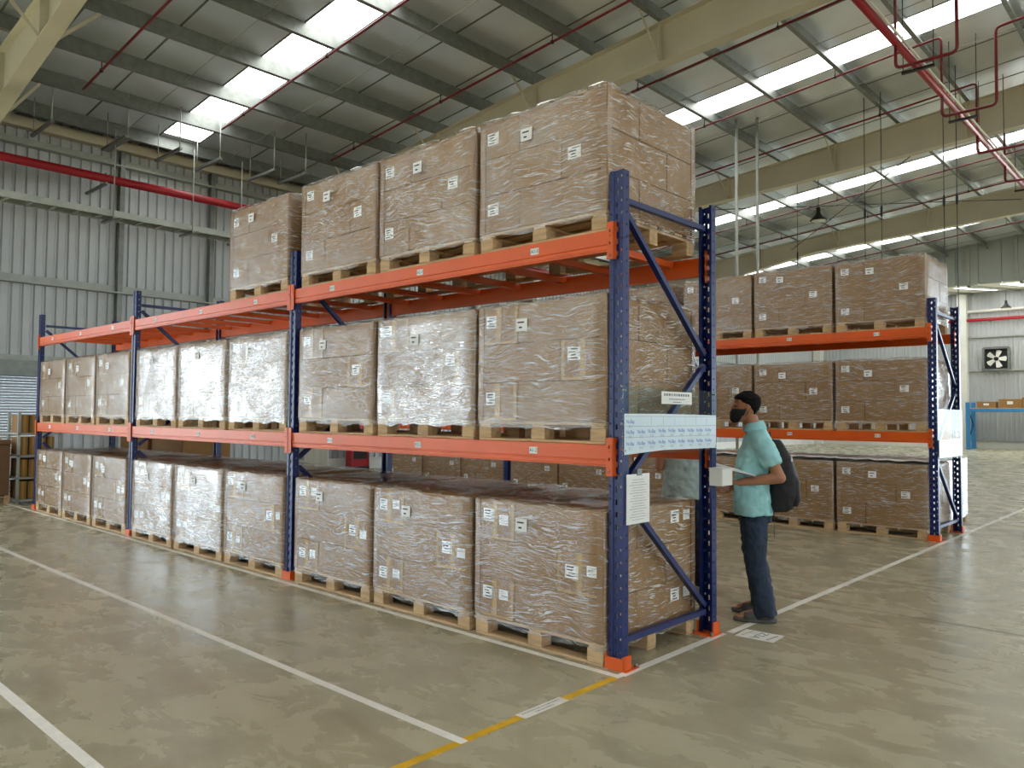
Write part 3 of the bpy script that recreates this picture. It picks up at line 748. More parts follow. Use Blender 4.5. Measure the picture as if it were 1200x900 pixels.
for i, (x, y, t_) in enumerate(STR):
    st = thing('strut_hanger', 'short grey strut hung by the left wall, '+t_, 'strut', (x, y, 6.85), 0, 'strut hangers by the left wall')
    wd = .14 if i == 1 else .06
    obj('strut', MB().box(-1.1,-wd/2,-.03,.1,wd/2,.02).mesh('strut','galvanised'), st)
    obj('rod', MB().tube([(.05,0,0),(.05,0,zr(x,.30)-6.85)],.014,6).mesh('rod','galv_pale'), st)
    obj('rod', MB().tube([(-1.0,0,0),(-1.0,0,zr(x-1,.30)-6.85)],.010,6).mesh('rod','galv_pale'), st)
for i, (x, y) in enumerate(((-5.62,12.75),(-5.26,13.06))):
    cd = thing('drop_conduit', ('pale vertical conduit dropping from the roof behind the near rack, '+('left' if i == 0 else 'right')+' of the pair'), 'conduit', (x, y, 0), 0, 'vertical conduits')
    obj('tube', MB().tube([(0,0,0),(0,0,zr(x,.30))],.035,10).mesh('tube','galv_pale'), cd); obj('base_flange', MB().tube([(0,0,0),(0,0,.02)],.09,10).mesh('base_flange','galv_pale'), cd)
for i, (x, y, zb) in enumerate(((-6.17,17.5,3.4),(-3.19,14.0,3.4),(-2.84,14.0,3.4),(-1.61,14.0,3.3),(-1.37,14.0,3.3))):
    rd = thing('suspension_rod', 'thin dark rod hanging from the roof above the rear rack, %s from the left' % ORD[i], 'rod', (x, y, 0), 0, 'thin hanging rods')
    obj('rod', MB().tube([(0,0,zb),(0,0,zr(x,.30))],.009,5).mesh('rod','dark_metal'), rd)
    obj('turnbuckle', MB().tube([(0,0,5.9),(0,0,5.95),(0,0,6.1),(0,0,6.15)],[.012,.026,.026,.012],8).mesh('turnbuckle','dark_metal'), rd)
for a, c, t_ in (((-1.8,15.6),(-8.8,23.3),'falling to the left'),((-8.8,15.6),(-1.8,23.3),'falling to the right')):
    tag(obj('bracing_cable', MB().tube([(a[0],a[1],zr(a[0],-.3 if a[0] > -5 else -.42)),(c[0],c[1],zr(c[0],-.3 if a[0] > -5 else -.42))],.012,5).mesh('bracing_cable','dark_metal')), 'thin roof bracing cable between the second and third frames, '+t_, 'cable', 'roof bracing cables')
def high_bay(x, y, z, zt, lab):
    hbl = thing('high_bay_lamp', lab, 'lamp', (x, y, z), 0, 'hanging high bay lamps')
    obj('shade', MB().tube([(0,0,0),(0,0,.03),(0,0,.14),(0,0,.22)],[.22,.215,.10,.06],16).mesh('shade','bay_black'), hbl)
    obj('lens', MB().tube([(0,0,-.012),(0,0,0)],.18,16).mesh('lens','white_paint'), hbl)
    obj('driver', MB().tube([(0,0,.22),(0,0,.36)],.055,10).mesh('driver','bay_black'), hbl)
    obj('cord', MB().tube([(0,0,.36),(0,0,zt-z)],.012,5).mesh('cord','dark_metal'), hbl)
high_bay(-5.46, 17.2, 6.85, zr(-5.46,.30), 'black high bay lamp hanging over the far end of the rear rack')
high_bay(-5.1, 39.0, 6.75, 7.6, 'small black lamp hanging before the far end wall')
high_bay(-11.9, -.62, 6.2, zr(-11.9,.0), 'black high bay lamp at the top left corner under the beige frame')

# ------------------------------------------------------------------ things along the far wall and the left wall
fan = thing('wall_fan', 'square wall fan with white blades on the far end wall', 'fan', (-5.95, YF-.2, 4.5))
b = MB()
for s_ in (-1, 1): b.box(s_*.55-.05,-.12,-.55,s_*.55+.05,.1,.55); b.box(-.55,-.12,s_*.55-.05,.55,.1,s_*.55+.05)
obj('housing', b.mesh('housing','galvanised'), fan)
obj('backing', MB().box(-.5,.06,-.5,.5,.1,.5).mesh('backing','dark_metal'), fan)
for k in range(5):
    a = 2*math.pi*k/5; b = MB()
    c0, c1 = a-.30, a+.30
    b.v = [(.08*math.cos(a-.8),0,.08*math.sin(a-.8)),(.44*math.cos(c0),-.05,.44*math.sin(c0)),(.46*math.cos(a),0,.46*math.sin(a)),(.44*math.cos(c1),.04,.44*math.sin(c1)),(.08*math.cos(a+.8),.01,.08*math.sin(a+.8))]
    b.v += [(x,y+.012,z) for x,y,z in b.v]; b.f = [(0,1,2,3,4),(9,8,7,6,5)]+[(i,(i+1)%5+0,(i+1)%5+5,i+5) for i in range(5)]; b.mi = [0]*len(b.f); b.sm = [False]*len(b.f)
    obj('blade', b.mesh('blade','white_paint'), fan)
obj('hub', MB().tube([(0,-.07,0),(0,.05,0)],.1,12).mesh('hub','dark_metal'), fan)
fp = thing('fire_pipe', 'red fire pipe running along the far end wall', 'pipe', (0, YF-.3, 6.5))
obj('pipe', MB().tube([(-14.5,0,0),(-1.5,0,0)],.08,10).mesh('pipe','red_paint'), fp)
for x in (-12,-9,-6.2,-3): obj('bracket', MB().box(x-.03,-.02,-.12,x+.03,.3,-.08).mesh('bracket','galvanised'), fp)
br_ = thing('storage_rack', 'low blue storage rack by the far end wall', 'rack', (-6.9, 39.6, 0))
for x in (0, 2.9, 5.8):
    for y in (0, 1.1):
        obj('upright', MB().box(x-.09,y-.05,0,x+.09,y+.05,2.6 if False else 2.3).mesh('upright','far_blue'), br_)
    obj('brace', MB().bar((x,0,.4),(x,1.1,1.2),.04,.04,upv=(1,0,0)).mesh('brace','dark_metal'), br_); obj('brace', MB().bar((x,1.1,1.2),(x,0,2.0),.04,.04,upv=(1,0,0)).mesh('brace','dark_metal'), br_)
for y in (0, 1.1):
    for x in (0, 2.9): obj('beam', MB().box(x+.09,y-.03,1.85,x+2.81,y+.03,2.0).mesh('beam','far_blue'), br_)
obj('shelf', MB().box(.0,-.03,2.0,5.8,1.13,2.03).mesh('shelf','wood'), br_)
CTN = MB().bevbox(-.5,-.5,0,.5,.5,1,.01).mesh('carton','cardboard')
for i, (x, z, sx, sz, t_) in enumerate(((.75,0,.8,.30,'furthest left'),(1.75,0,.95,.42,'second from left'),(2.55,0,.62,.50,'tallest, in the middle'),(3.3,0,.8,.36,'right of the tallest one'),(4.3,0,.9,.35,'furthest right'))):
    c = thing('carton', 'brown carton on top of the low blue rack, '+t_, 'carton', (-6.9+x, 40.1, 2.031), 0, 'cartons on the low blue rack')
    bx_ = obj('box', CTN, c); bx_.scale = (sx,.6,sz)
    obj('label', MB().box(-.12,-.306,sz*.4,.12,-.301,sz*.75).mesh('label','paper'), c)
# metal shelf with files of cartons at the far left
ms = thing('metal_shelf', 'grey metal shelf of thin cartons behind the far left end of the front rack', 'shelf', (-12.32, .0, 0))
for x in (0, .55):
    for y in (.02, .62): obj('post', MB().box(x-.02,y-.02,0,x+.02,y+.02,1.5).mesh('post','galv_pale'), ms)
SHZ = (.07, .43, .79, 1.15)
for z in SHZ: obj('shelf_board', MB().box(-.02,.0,z-.03,.57,.64,z).mesh('shelf_board','galv_pale'), ms)
TH = MB().bevbox(0,0,0,.5,.105,.29,.004).mesh('box','cardboard')
for q, z in enumerate(SHZ):
    for k in range(4):
        c = thing('carton', 'thin brown carton on the far-left metal shelf, %s shelf up, %s from the left' % (ORD[q], ORD[k]), 'carton', (-12.28, .05+.13*k, z+.001), 0, 'cartons on the metal shelf')
        obj('box', TH, c)
        obj('tape', MB().box(.4985,.035,.0,.502,.07,.29).mesh('tape','tape_brown'), c)
lb = thing('crated_pallet', 'brown boxed pallet at the left edge of the picture', 'pallet box', (-13.05, -1.0, 0))
pal = pallet(lb); pal.scale = (1.0, .92, 1)
obj('box', MB().bevbox(.01,.01,PH,LW-.01,.96,.95,.01).mesh('box','cardboard_dark'), lb)
obj('lid_film', MB().bevbox(-.0,-.0,.95,LW,.97,1.03,.015).mesh('lid_film','cardboard_dark'), lb)
for i, x in enumerate((-11.2, -9.9)):
    c = thing('carton', 'dark brown carton stack behind the far bay of the front rack, '+('left' if i == 0 else 'right'), 'carton', (x, 1.6, 0), 0, 'cartons behind the front rack')
    for k in range(3): bx_ = obj('box', CTN, c, (0,.4,.38*k)); bx_.scale = (1.15,.8,.375)
hc = thing('hose_cabinet', 'red hose cabinet by the left wall column, seen between the racks', 'cabinet', (-14.55, 8.75, 0))
obj('body', MB().bevbox(-.15,-.3,.1,.1,.3,1.3,.01).mesh('body','red_paint'), hc); obj('door_glass', MB().box(.1,-.22,.3,.106,.22,1.1).mesh('door_glass','bay_black'), hc); obj('stand', MB().box(-.15,-.3,0,.1,.3,.1).mesh('stand','dark_metal'), hc)
for k in range(3):
    c = thing('carton', 'small pale carton beside the red hose cabinet, %s from it' % ORD[k], 'carton', (-13.6, 9.6+.5*k, 0), 0, 'pale cartons by the hose cabinet')
    bx_ = obj('box', MB().bevbox(-.2,-.2,0,.2,.2,.75,.01).mesh('box','paper'), c); obj('tape', MB().box(.2,-.03,.2,.203,.03,.75).mesh('tape','tape_brown'), c)
# loose foam sheets over the floor-level loads of the rear rack
for i in range(3):
    b = MB(); nx, ny = 14, 6; rnd = random.Random(50+i)
    for jy in range(ny+1):
        for jx in range(nx+1):
            b.v.append((-.02+(LW+.06)*jx/nx, .02+(LD-.1)*jy/ny, rnd.uniform(0,.022)))
    for jy in range(ny):
        for jx in range(nx): n = jy*(nx+1)+jx; b.f.append((n,n+1,n+nx+2,n+nx+1)); b.mi.append(0); b.sm.append(True)
    o = obj('foam_sheet', b.mesh('foam_sheet','paper'), None, (SLOT[i]-LW, YB, PH+3*CH+.045))
    md = o.modifiers.new('thick','SOLIDIFY'); md.thickness = .012
    tag(o, 'crumpled white foam sheet under the rear rack\'s lower beam, %s from the right' % ORD[i], 'sheet', 'foam sheets on the rear rack')

# ------------------------------------------------------------------ signs and papers
def dashes(n, wd, h_, seed, mat_, name='print_line'):
    rnd = random.Random(seed); b = MB(); x = -wd/2
    while x < wd/2:
        l = rnd.uniform(.3,1.0)*wd/n
        b.quad((x,-h_/2,0),(min(x+l,wd/2),-h_/2,0),(min(x+l,wd/2),h_/2,0),(x,h_/2,0)); x += l+wd/n*.35
    return b.mesh(name, mat_)
sg = thing('sign_holder', 'clear plastic holder of blue printed cards across the near rack end', 'sign', (.062, 0, 0))
obj('acrylic_sheet', MB().box(0,-.02,1.27,.004,1.12,1.685).mesh('acrylic_sheet','acrylic'), sg)
b = MB(); b.v = [(.005,-.01,1.275),(.005,.42,1.293),(.005,1.105,1.29),(.005,1.105,1.515),(.005,.42,1.522),(.005,-.01,1.52)]
b.v += [(x+.0015,y,z) for x,y,z in b.v]; b.f = [(0,1,2,3,4,5)[::-1],(6,7,8,9,10,11)]+[(i,(i+1)%6,(i+1)%6+6,i+6) for i in range(6)]; b.mi = [0]*8; b.sm = [False]*8
card_m = mat('card_blue', srgb(214, 230, 240), .35, var=.03)
obj('card', b.mesh('card','card_blue'), sg)
for r_, n_, z in ((0,1,1.478),(1,9,1.415),(2,9,1.345)):
    for k in range(n_):
        y = .05+k*.118
        o = obj('lettering', text_mesh('No.Bay', .032, 'ink_blue', 'lettering', .9), sg); put(o, (.0075,y,z+(.0 if k > 2 else -.006+.002*k)), (0,1,0), (0,0,1))
        o = obj('lettering', text_mesh('21.%d' % (k % 9+1), .022, 'ink_grey', 'lettering'), sg); put(o, (.0075,y,z-.028+(.0 if k > 2 else -.006+.002*k)), (0,1,0), (0,0,1))
for z in (1.445, 1.505, 1.378): obj('grid_line', MB().box(.0066,.0,z-.0008,.0069,1.1,z+.0008).mesh('grid_line','ink_grey'), sg)
for y in (.28,.42,.56,.69,.83,.97): obj('grid_line', MB().box(.0066,y-.0008,1.45,.0069,y+.0008,1.50).mesh('grid_line','ink_grey'), sg)
obj('title_card', MB().box(.005,.40,1.585,.0065,.775,1.665).mesh('title_card','paper'), sg)
for n_, z, h_, wd in ((12,1.645,.016,.32),(10,1.617,.007,.2),(5,1.598,.006,.10)):
    o = obj('print_line', dashes(n_, wd, h_, n_, 'ink_grey'), sg); put(o, (.0072,.588,z), (0,1,0), (0,0,1))
for y in (.0, 1.10):
    for z in (1.30, 1.66): obj('screw', MB().tube([(-.012,y,z),(.008,y,z)],.006,6).mesh('screw','galvanised'), sg)
sb = thing('sign_holder', 'clear plastic holder across the end of the rear rack', 'sign', (.062, YB, 0))
obj('acrylic_sheet', MB().box(0,-.02,1.0,.004,1.13,1.62).mesh('acrylic_sheet','acrylic'), sb); obj('card', MB().box(.005,.0,1.02,.0065,1.1,1.24).mesh('card','card_blue'), sb)
dc = thing('document_sheet', 'white printed sheet in a plastic sleeve hanging on the near rack brace', 'paper', (.055, .16, 1.0))
obj('paper_sheet', MB().box(0,-.13,-.145,.0015,.12,.155).mesh('paper_sheet','paper'), dc)
for k in range(16):
    z = .12-.016*k; o = obj('print_line', dashes(9, .12+.06*((k*7)%3)/2, .003, k, 'ink_grey'), dc); put(o, (.0022,-.005,z), (0,1,0), (0,0,1))
obj('clip', MB().box(-.01,-.02,.145,.006,.03,.185).mesh('clip','galvanised'), dc)
jb = thing('junction_box', 'small white box fixed on the rear post of the near rack', 'box', (.05, 1.10, 1.03))
obj('body', MB().bevbox(0,-.06,0,.10,.09,.115,.004).mesh('body','white_paint'), jb); obj('lid', MB().bevbox(-.002,-.062,.115,.102,.092,.123,.002).mesh('lid','white_paint'), jb)
stk = thing('floor_sticker', 'white printed square sticker on the floor by the sandals', 'sticker', (.295, 1.29, .0))
obj('sheet', MB().box(-.135,-.105,.0005,.135,.105,.0016).mesh('sheet','tape_white'), stk).rotation_euler = (0,0,R(4))
o = obj('lettering', text_mesh('Z2A', .085, 'ink', 'lettering', 1.1), stk); put(o, (0,0,.0022), (-.1,-1,0), (1,-.1,0))
for x_, n_, h_ in ((-.09,6,.008),(.09,7,.016)):
    o = obj('print_line', dashes(n_, .15, h_, n_, 'ink'), stk); put(o, (x_,0,.0022), (-.1,-1,0), (1,-.1,0))
ys = thing('floor_sticker', 'white printed strip on the yellow floor tape', 'sticker', (.08, -.755, 0))
obj('sheet', MB().box(-.036,-.175,.0014,.036,.175,.0022).mesh('sheet','tape_white'), ys)
for x_, wd, n_ in ((-.013,.29,16),(.013,.14,8)):
    o = obj('print_line', dashes(n_, wd, .009, n_, 'ink_grey'), ys); put(o, (x_,0,.0026), (0,1,0), (-1,0,0))

# ------------------------------------------------------------------ people
def loft(b, rings, k=20, caps=True, power=2.0):
    """rings: (cx, cy, cz, rx_front, rx_back, ry) horizontal super-ellipses, or tilted if a 7th/8th item gives dz/dx, dz/dy"""
    n0 = len(b.v)
    for r_ in rings:
        cx, cy, cz, rf, rb, ry = r_[:6]; tx = r_[6] if len(r_) > 6 else 0.
        for j in range(k):
            a = 2*math.pi*j/k; c, s_ = math.cos(a), math.sin(a)
            x = (rf if c > 0 else rb)*math.copysign(abs(c)**(2/power), c); y = ry*math.copysign(abs(s_)**(2/power), s_)
            b.v.append((cx+x, cy+y, cz+tx*x))
    N = len(rings)
    for i in range(N-1):
        for j in range(k):
            j2 = (j+1) % k; b.f.append((n0+i*k+j, n0+i*k+j2, n0+(i+1)*k+j2, n0+(i+1)*k+j)); b.mi.append(0); b.sm.append(True)
    if caps:
        b.f.append(tuple(n0+j for j in range(k))[::-1]); b.f.append(tuple(n0+(N-1)*k+j for j in range(k))); b.mi += [0,0]; b.sm += [True,True]
    return b
def ball(b, c, r, k=10):
    c = Vector(c); rx, ry, rz = r if isinstance(r, (tuple,list)) else (r,r,r)
    loft(b, [(c.x,c.y,c.z+rz*math.sin(t),rx*max(.05,math.cos(t)),rx*max(.05,math.cos(t)),ry*max(.05,math.cos(t))) for t in [(-.5+i/8)*math.pi for i in range(9)]], k)
def remesh(o, size, fold=0., fscale=.12, smooth=3):
    md = o.modifiers.new('one_surface','REMESH'); md.mode = 'VOXEL'; md.voxel_size = size; md.use_smooth_shade = True
    sm = o.modifiers.new('soften','SMOOTH'); sm.iterations = smooth; sm.factor = .5
    if fold:
        tx = bpy.data.textures.new('folds','CLOUDS'); tx.noise_scale = fscale; tx.noise_depth = 2
        dm = o.modifiers.new('folds','DISPLACE'); dm.texture = tx; dm.strength = fold; dm.texture_coords = 'LOCAL'; dm.mid_level = .5
def limb(b, pts, rs, k=14): b.tube(pts, rs, k)
def hand(b, wrist, d, nrm, side, curl):
    """palm plus four fingers and a thumb; d = pointing direction, nrm = palm normal, side = +1 thumb along d x nrm"""
    w_ = Vector(wrist); d = Vector(d).normalized(); n = (Vector(nrm)-d*d.dot(Vector(nrm))).normalized(); sd_ = d.cross(n)*side
    for t in (-.024,-.008,.008,.024): b.tube([w_+sd_*t*.6, w_+d*.045+sd_*t, w_+d*.088+sd_*t*1.15], [.017,.016,.012], 8)
    for i, t in enumerate((.031,.0105,-.010,-.030)):
        L = (.072,.080,.075,.058)[i]; p = w_+d*.082+sd_*t; pts = [p]; a = 0.
        for q in range(3):
            a += curl; p = p+(d*math.cos(a)+n*math.sin(a))*L*(.45,.32,.26)[q]; pts.append(p)
        b.tube(pts, [.0095,.009,.008,.0065], 8)
    p = w_+d*.025+sd_*.026; b.tube([p, p+(sd_*.8+d*.6+n*.15).normalized()*.035, p+(sd_*.8+d*.6+n*.15).normalized()*.035+(d*.8+n*.5+sd_*.1).normalized()*.032], [.013,.011,.008], 8)
HEADR = [(.0,.082,.015,.024),(.06,.094,-.012,.042),(.15,.097,-.035,.056),(.25,.096,-.058,.064),(.38,.095,-.082,.070),(.5,.089,-.096,.074),(.65,.093,-.100,.076),(.8,.080,-.090,.068),(.92,.048,-.062,.046),(1.,.008,-.022,.014)]
def head_ring(t, hx, z0, H, off=0.):
    for (a, f0, b0, w0), (c, f1, b1, w1) in zip(HEADR[:-1], HEADR[1:]):
        if a <= t <= c+1e-6:
            u = (t-a)/(c-a); f, bk, wd = f0+(f1-f0)*u, b0+(b1-b0)*u, w0+(w1-w0)*u
            mid = (f+bk)/2; return (hx+mid, 0, z0+H*t, (f-bk)/2+off, (f-bk)/2+off, wd+off)
def person(name_lab, loc, heading, shirt, trousers, arms, hx=.07, collar=True, sandals=True, mask=True, spread=.14):
    P = thing('person', name_lab, 'person', loc, heading)
    H, z0 = .232, 1.465
    # continuous body: head, neck, trunk, arms with hands, legs, feet
    b = MB()
    loft(b, [head_ring(t, hx, z0, H) for t in (0,.04,.1,.18,.28,.38,.48,.58,.68,.78,.88,.95,1.)], 20)
    b.tube([(hx+.088,0,z0+H*.58),(hx+.108,0,z0+H*.44),(hx+.098,0,z0+H*.38)],[.008,.013,.010],8)
    for s_ in (-1,1):
        ball(b, (hx-.008,s_*.076,z0+H*.46), (.016,.009,.030), 8)
        b.tube([(hx+.082,s_*.012,z0+H*.60),(hx+.086,s_*.032,z0+H*.63),(hx+.076,s_*.050,z0+H*.61)],.006,6)
    loft(b, [(hx*.35-.012,0,1.36,.062,.062,.066),(hx*.55-.008,0,1.44,.054,.056,.056),(hx*.8-.012,0,1.52,.052,.055,.054)], 16)
    loft(b, [(.0,0,.82,.06,.06,.09),(.015,0,1.0,.09,.08,.125),(.005,0,1.2,.105,.09,.15),(-.005,0,1.34,.07,.08,.15),(0,0,1.40,.05,.06,.07)], 18)
    for sd_ in (1,-1):
        A = arms[sd_]; sh_ = Vector((-.015, sd_*.175, 1.345)); el, wr = Vector(A['elbow']), Vector(A['wrist'])
        limb(b, [sh_, sh_.lerp(el,.5), el], [.052,.046,.040]); limb(b, [el, el.lerp(wr,.35), wr], [.041,.040,.026])
        ball(b, el, .041)
        hand(b, wr, A['dir'], A['nrm'], A.get('thumb', 1), A.get('curl', .5))
        an = (-.055, sd_*spread, .09); kn = (.02, sd_*(spread-.01), .50)
        limb(b, [(.0,sd_*.08,.84), kn, (-.04,sd_*spread,.3), an], [.055,.055,.050,.036])
        b.tube([(-.085,sd_*spread,.055),(-.02,sd_*spread,.06),(.06,sd_*spread,.048),(.13,sd_*spread,.036)],[.034,.04,.036,.022],10)
        for q, (ty, l_) in enumerate(((-.026,.038),(-.011,.034),(.003,.03),(.016,.026),(.028,.02))):
            b.tube([(.11,sd_*spread+ty*-sd_*-1,.034),(.125+l_,sd_*spread+ty*-sd_*-1,.030)],[.011,.008],6)
    body = obj('body', b.mesh('body','skin'), P); remesh(body, .0062, smooth=2)
    # eyes
    for s_ in (-1,1):
        e = MB(); ball(e, (hx+.078,s_*.031,z0+H*.52), (.009,.013,.008), 8); obj('eye', e.mesh('eye','ink'), P)
    # hair
    b = MB()
    rr = []
    for t in (.26,.34,.42,.5,.58,.66,.72,.78,.86,.93,.98,1.03):
        r_ = head_ring(min(t,1.), hx, z0, H, .003 if t < .45 else .006 if t < .6 else .010 if t < .75 else .016); xb = r_[0]-r_[4]
        front = hx+{.26:-.05,.34:-.045,.42:-.02,.5:.0,.58:.035,.66:.066}.get(t, 0)
        if t >= .70: front = r_[0]+r_[3]+(.004 if t < .95 else 0)-(.035 if t < .75 else .010 if t < .8 else 0)
        xf = front; rr.append(((xb+xf)/2,0,r_[2]+(H*(t-1) if t > 1 else 0),(xf-xb)/2,(xf-xb)/2,r_[5]*(.82 if t < .38 else 1.0)))
    loft(b, rr, 20, power=2.2)
    hr_ = obj('hair', b.mesh('hair','hair'), P); remesh(hr_, .0055, .014, .012, 1)
    if mask:
        b = MB(); N = 15; rows = []
        for t in (-.03,.06,.15,.24,.33,.44):
            r_ = head_ring(max(0,t), hx, z0, H, .010); row = []
            for j in range(N):
                a = (-1+2*j/(N-1))*1.55; f = .016*max(0,math.cos(a))**2*(1 if .05 < t < .4 else .3)
                row.append(len(b.v)); b.v.append((r_[0]+(r_[3]+f)*math.cos(a), r_[5]*math.sin(a), z0+H*t+.015*(abs(a)/1.55)**2*(1 if t < .2 else -.4)))
            rows.append(row)
        for r0, r1 in zip(rows[:-1], rows[1:]):
            for j in range(N-1): b.f.append((r0[j],r0[j+1],r1[j+1],r1[j])); b.mi.append(0); b.sm.append(True)
        mk = obj('face_mask', b.mesh('face_mask','mask_black'), P); md = mk.modifiers.new('t','SOLIDIFY'); md.thickness = .003
        for s_ in (-1,1): obj('ear_loop', MB().tube([(hx+.03,s_*.071,z0+H*.38),(hx-.01,s_*.082,z0+H*.50),(hx-.025,s_*.08,z0+H*.44),(hx+.01,s_*.072,z0+H*.18)],.0022,5).mesh('ear_loop','mask_black'), mk)
    # shirt with sleeves
    b = MB()
    loft(b, [(.012,0,.775,.155,.135,.198,-.05),(.016,0,.88,.148,.130,.190),(.022,0,1.0,.138,.112,.172),(.02,0,1.12,.132,.108,.176),(.008,0,1.24,.122,.108,.188),(-.004,0,1.33,.096,.10,.182),(-.004,0,1.385,.074,.082,.125),(.006,0,1.42,.062,.068,.078)], 24, power=2.3)
    for sd_ in (1,-1):
        A = arms[sd_]; sh_ = Vector((-.015, sd_*.165, 1.345)); el = Vector(A['elbow']); e2 = sh_.lerp(el, .70)
        b.tube([sh_+Vector((0,-sd_*.05,.01)), sh_.lerp(el,.1), sh_.lerp(el,.4), e2], [.072,.074,.072,.074], 16)
    st_ = obj('shirt', b.mesh('shirt',shirt), P); remesh(st_, .009, .034, .065, 2)
    if collar:
        b = MB(); N = 20
        for j in range(N+1):
            a = math.pi*(-.92+1.84*j/N)+math.pi
            r0, r1, r2 = .058, .066, .088
            b.v += [(.012+r0*math.cos(a),r0*1.05*math.sin(a),1.452+.012*-math.cos(a)),(.012+r1*math.cos(a),r1*1.08*math.sin(a),1.462+.014*-math.cos(a)),(.012+r2*math.cos(a),r2*1.1*math.sin(a),1.405+.012*-math.cos(a))]
        for j in range(N):
            for q in (0,1): b.f.append((3*j+q,3*j+3+q,3*j+4+q,3*j+1+q)); b.mi.append(0); b.sm.append(True)
        co = obj('collar', b.mesh('collar',shirt), st_); md = co.modifiers.new('t','SOLIDIFY'); md.thickness = .005
    # trousers
    b = MB()
    loft(b, [(.005,0,.72,.122,.115,.165),(.008,0,.80,.118,.110,.162),(.006,0,.86,.098,.090,.14),(.006,0,.90,.08,.08,.12)], 22, power=2.4)
    for sd_ in (1,-1):
        b.tube([(.008,sd_*.075,.80),(.015,sd_*.095,.70),(.022,sd_*(spread-.02),.50),(-.015,sd_*spread,.30),(-.045,sd_*spread,.12),(-.05,sd_*spread,.045)],[.080,.096,.080,.078,.080,.083],16)
    tr_ = obj('trousers', b.mesh('trousers',trousers), P); remesh(tr_, .009, .034, .06, 2)
    for sd_ in (1,-1):
        y = sd_*spread
        if sandals:
            b = MB(); loft(b, [(.02,y,.004,.155,.15,.050),(.02,y,.016,.16,.155,.053),(.02,y,.028,.157,.152,.051)], 20, power=2.6)
            so = obj('sandal', b.mesh('sandal','sole_grey'), P)
            b = MB(); N = 12; 
            for u, hh in ((.01,.062),(.055,.058),(.10,.046)):
                for j in range(N+1):
                    a = math.pi*j/N; b.v.append((u, y+.052*math.cos(a), .022+hh*math.sin(a)**.8))
            for r_ in range(2):
                for j in range(N): n = r_*(N+1)+j; b.f.append((n,n+1,n+N+2,n+N+1)); b.mi.append(0); b.sm.append(True)
            sp_ = obj('strap', b.mesh('strap','sole_grey'), so); md = sp_.modifiers.new('t','SOLIDIFY'); md.thickness = .006
        else:
            b = MB(); loft(b, [(.02,y,.012,.15,.125,.05),(.02,y,.05,.15,.125,.05),(.005,y,.08,.10,.11,.046),(-.04,y,.10,.06,.065,.042)], 18, power=2.4)
            so = obj('shoe', b.mesh('shoe','bay_black'), P); b = MB(); loft(b, [(.02,y,.0,.155,.13,.052),(.02,y,.022,.157,.132,.054)], 18, power=2.4); obj('sole', b.mesh('sole','white_paint'), so)
    return P
fwd = Vector((-.87,-.49)).normalized(); HD = math.atan2(fwd.y, fwd.x)
person('person in a teal polo shirt, jeans and black mask holding papers beside the rack', (.055, 1.755, .001), HD, 'cloth_teal', 'denim',
       {1: dict(elbow=(-.15,.235,1.065), wrist=(.145,.19,1.02), dir=(1,-.22,.02), nrm=(0,0,1), curl=.35, thumb=1),
        -1: dict(elbow=(-.06,-.235,1.06), wrist=(.20,-.02,.955), dir=(.8,.5,-.25), nrm=(0,.4,1), curl=.75, thumb=-1)})
P_HD = Matrix.Translation((.055,1.755,.001)) @ Matrix.Rotation(HD, 4, 'Z')
# backpack
bp_ = thing('backpack', 'black backpack worn on the back of the person in teal', 'backpack', (0,0,0)); bp_.matrix_world = P_HD @ Matrix.Translation((-.09,0,.80)) @ Matrix.Diagonal((.82,.95,.95,1))
b = MB(); loft(b, [(-.085,0,.0,.085,.075,.12),(-.105,0,.03,.105,.105,.145),(-.115,0,.14,.115,.14,.155),(-.115,0,.28,.115,.135,.155),(-.10,0,.42,.10,.10,.145),(-.075,0,.52,.075,.06,.12),(-.06,0,.565,.05,.04,.08)], 24, power=3)
bk = obj('bag', b.mesh('bag','bag_black'), bp_); remesh(bk, .009, .014, .07, 2)
b = MB(); loft(b, [(-.215,0,.05,.05,.035,.115),(-.225,0,.1,.05,.045,.125),(-.22,0,.24,.05,.045,.125),(-.20,0,.30,.04,.03,.11)], 20, power=3); obj('front_pocket', b.mesh('front_pocket','bag_black'), bp_)
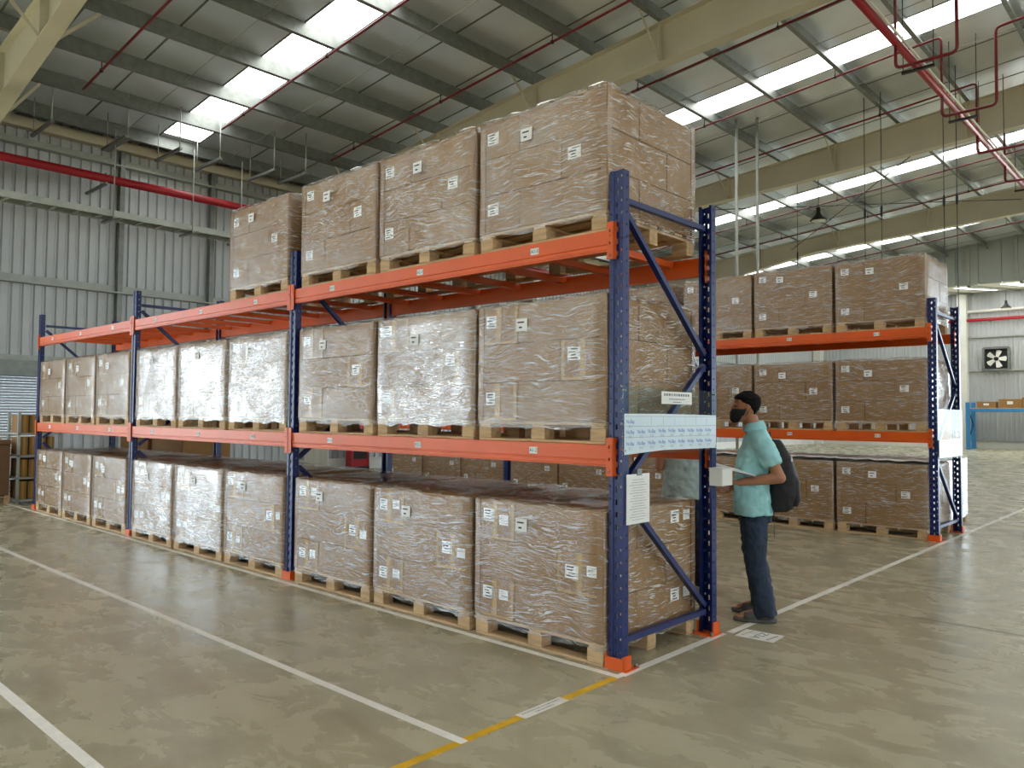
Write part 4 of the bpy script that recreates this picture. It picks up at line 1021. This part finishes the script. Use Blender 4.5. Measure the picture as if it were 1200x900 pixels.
for s_ in (-1,1):
    obj('shoulder_strap', MB().bar((-.02,s_*.10,.52),(.05,s_*.115,.635),.05,.012).mesh('shoulder_strap','bag_black'), bp_)
obj('loop', MB().tube(bend([(-.01,-.03,.54),(-.01,-.03,.62),(-.01,.03,.62),(-.01,.03,.54)],.02),.008,6).mesh('loop','bag_black'), bp_)
obj('zip_pull', MB().box(-.19,.135,.40,-.18,.15,.44).mesh('zip_pull','paper'), bp_)
obj('loose_strap', MB().bar((-.03,.12,.02),(-.035,.125,-.19),.02,.004,upv=(1,0,0)).mesh('loose_strap','bag_black'), bp_)
# papers on a board
pb = thing('document_board', 'sheaf of white papers on a board held by the person in teal', 'papers', (0,0,0)); pb.matrix_world = P_HD @ Matrix.Translation((.20,.16,1.115)) @ Matrix.Rotation(R(-13), 4, 'Y')
obj('board', MB().bevbox(-.19,-.12,-.006,.19,.12,0,.002).mesh('board','ink_grey'), pb)
for k in range(4):
    o = obj('sheet', MB().box(-.18,-.11,.001+.003*k,.18-.01*k,.11,.003+.003*k).mesh('sheet','paper'), pb); o.rotation_euler = (0,R(-.6*k),R(1.5*k-2))
pn = thing('pen', 'dark pen with a cord held in the lower hand of the person in teal', 'pen', (0,0,0)); pn.matrix_world = P_HD @ Matrix.Translation((.30,.045,.955))
obj('barrel', MB().tube([(-.03,0,.05),(.035,.01,-.06)],[.005,.005],8).mesh('barrel','bay_black'), pn); obj('cord', MB().tube([(.035,.01,-.06),(.04,.01,-.10),(.036,.01,-.15)],.003,5).mesh('cord','bay_black'), pn)
person('person in a pale grey shirt and dark trousers half hidden behind the near rack', (-.87, 2.28, .001), math.atan2(.75,-.66), 'cloth_grey', 'cloth_navy',
       {1: dict(elbow=(.0,.22,1.06), wrist=(.20,.06,1.10), dir=(.6,-.8,.1), nrm=(0,0,1), curl=.5, thumb=1),
        -1: dict(elbow=(.02,-.25,1.08), wrist=(.22,-.14,1.10), dir=(1,.2,.2), nrm=(0,1,0), curl=.5, thumb=-1)}, sandals=False, collar=True)
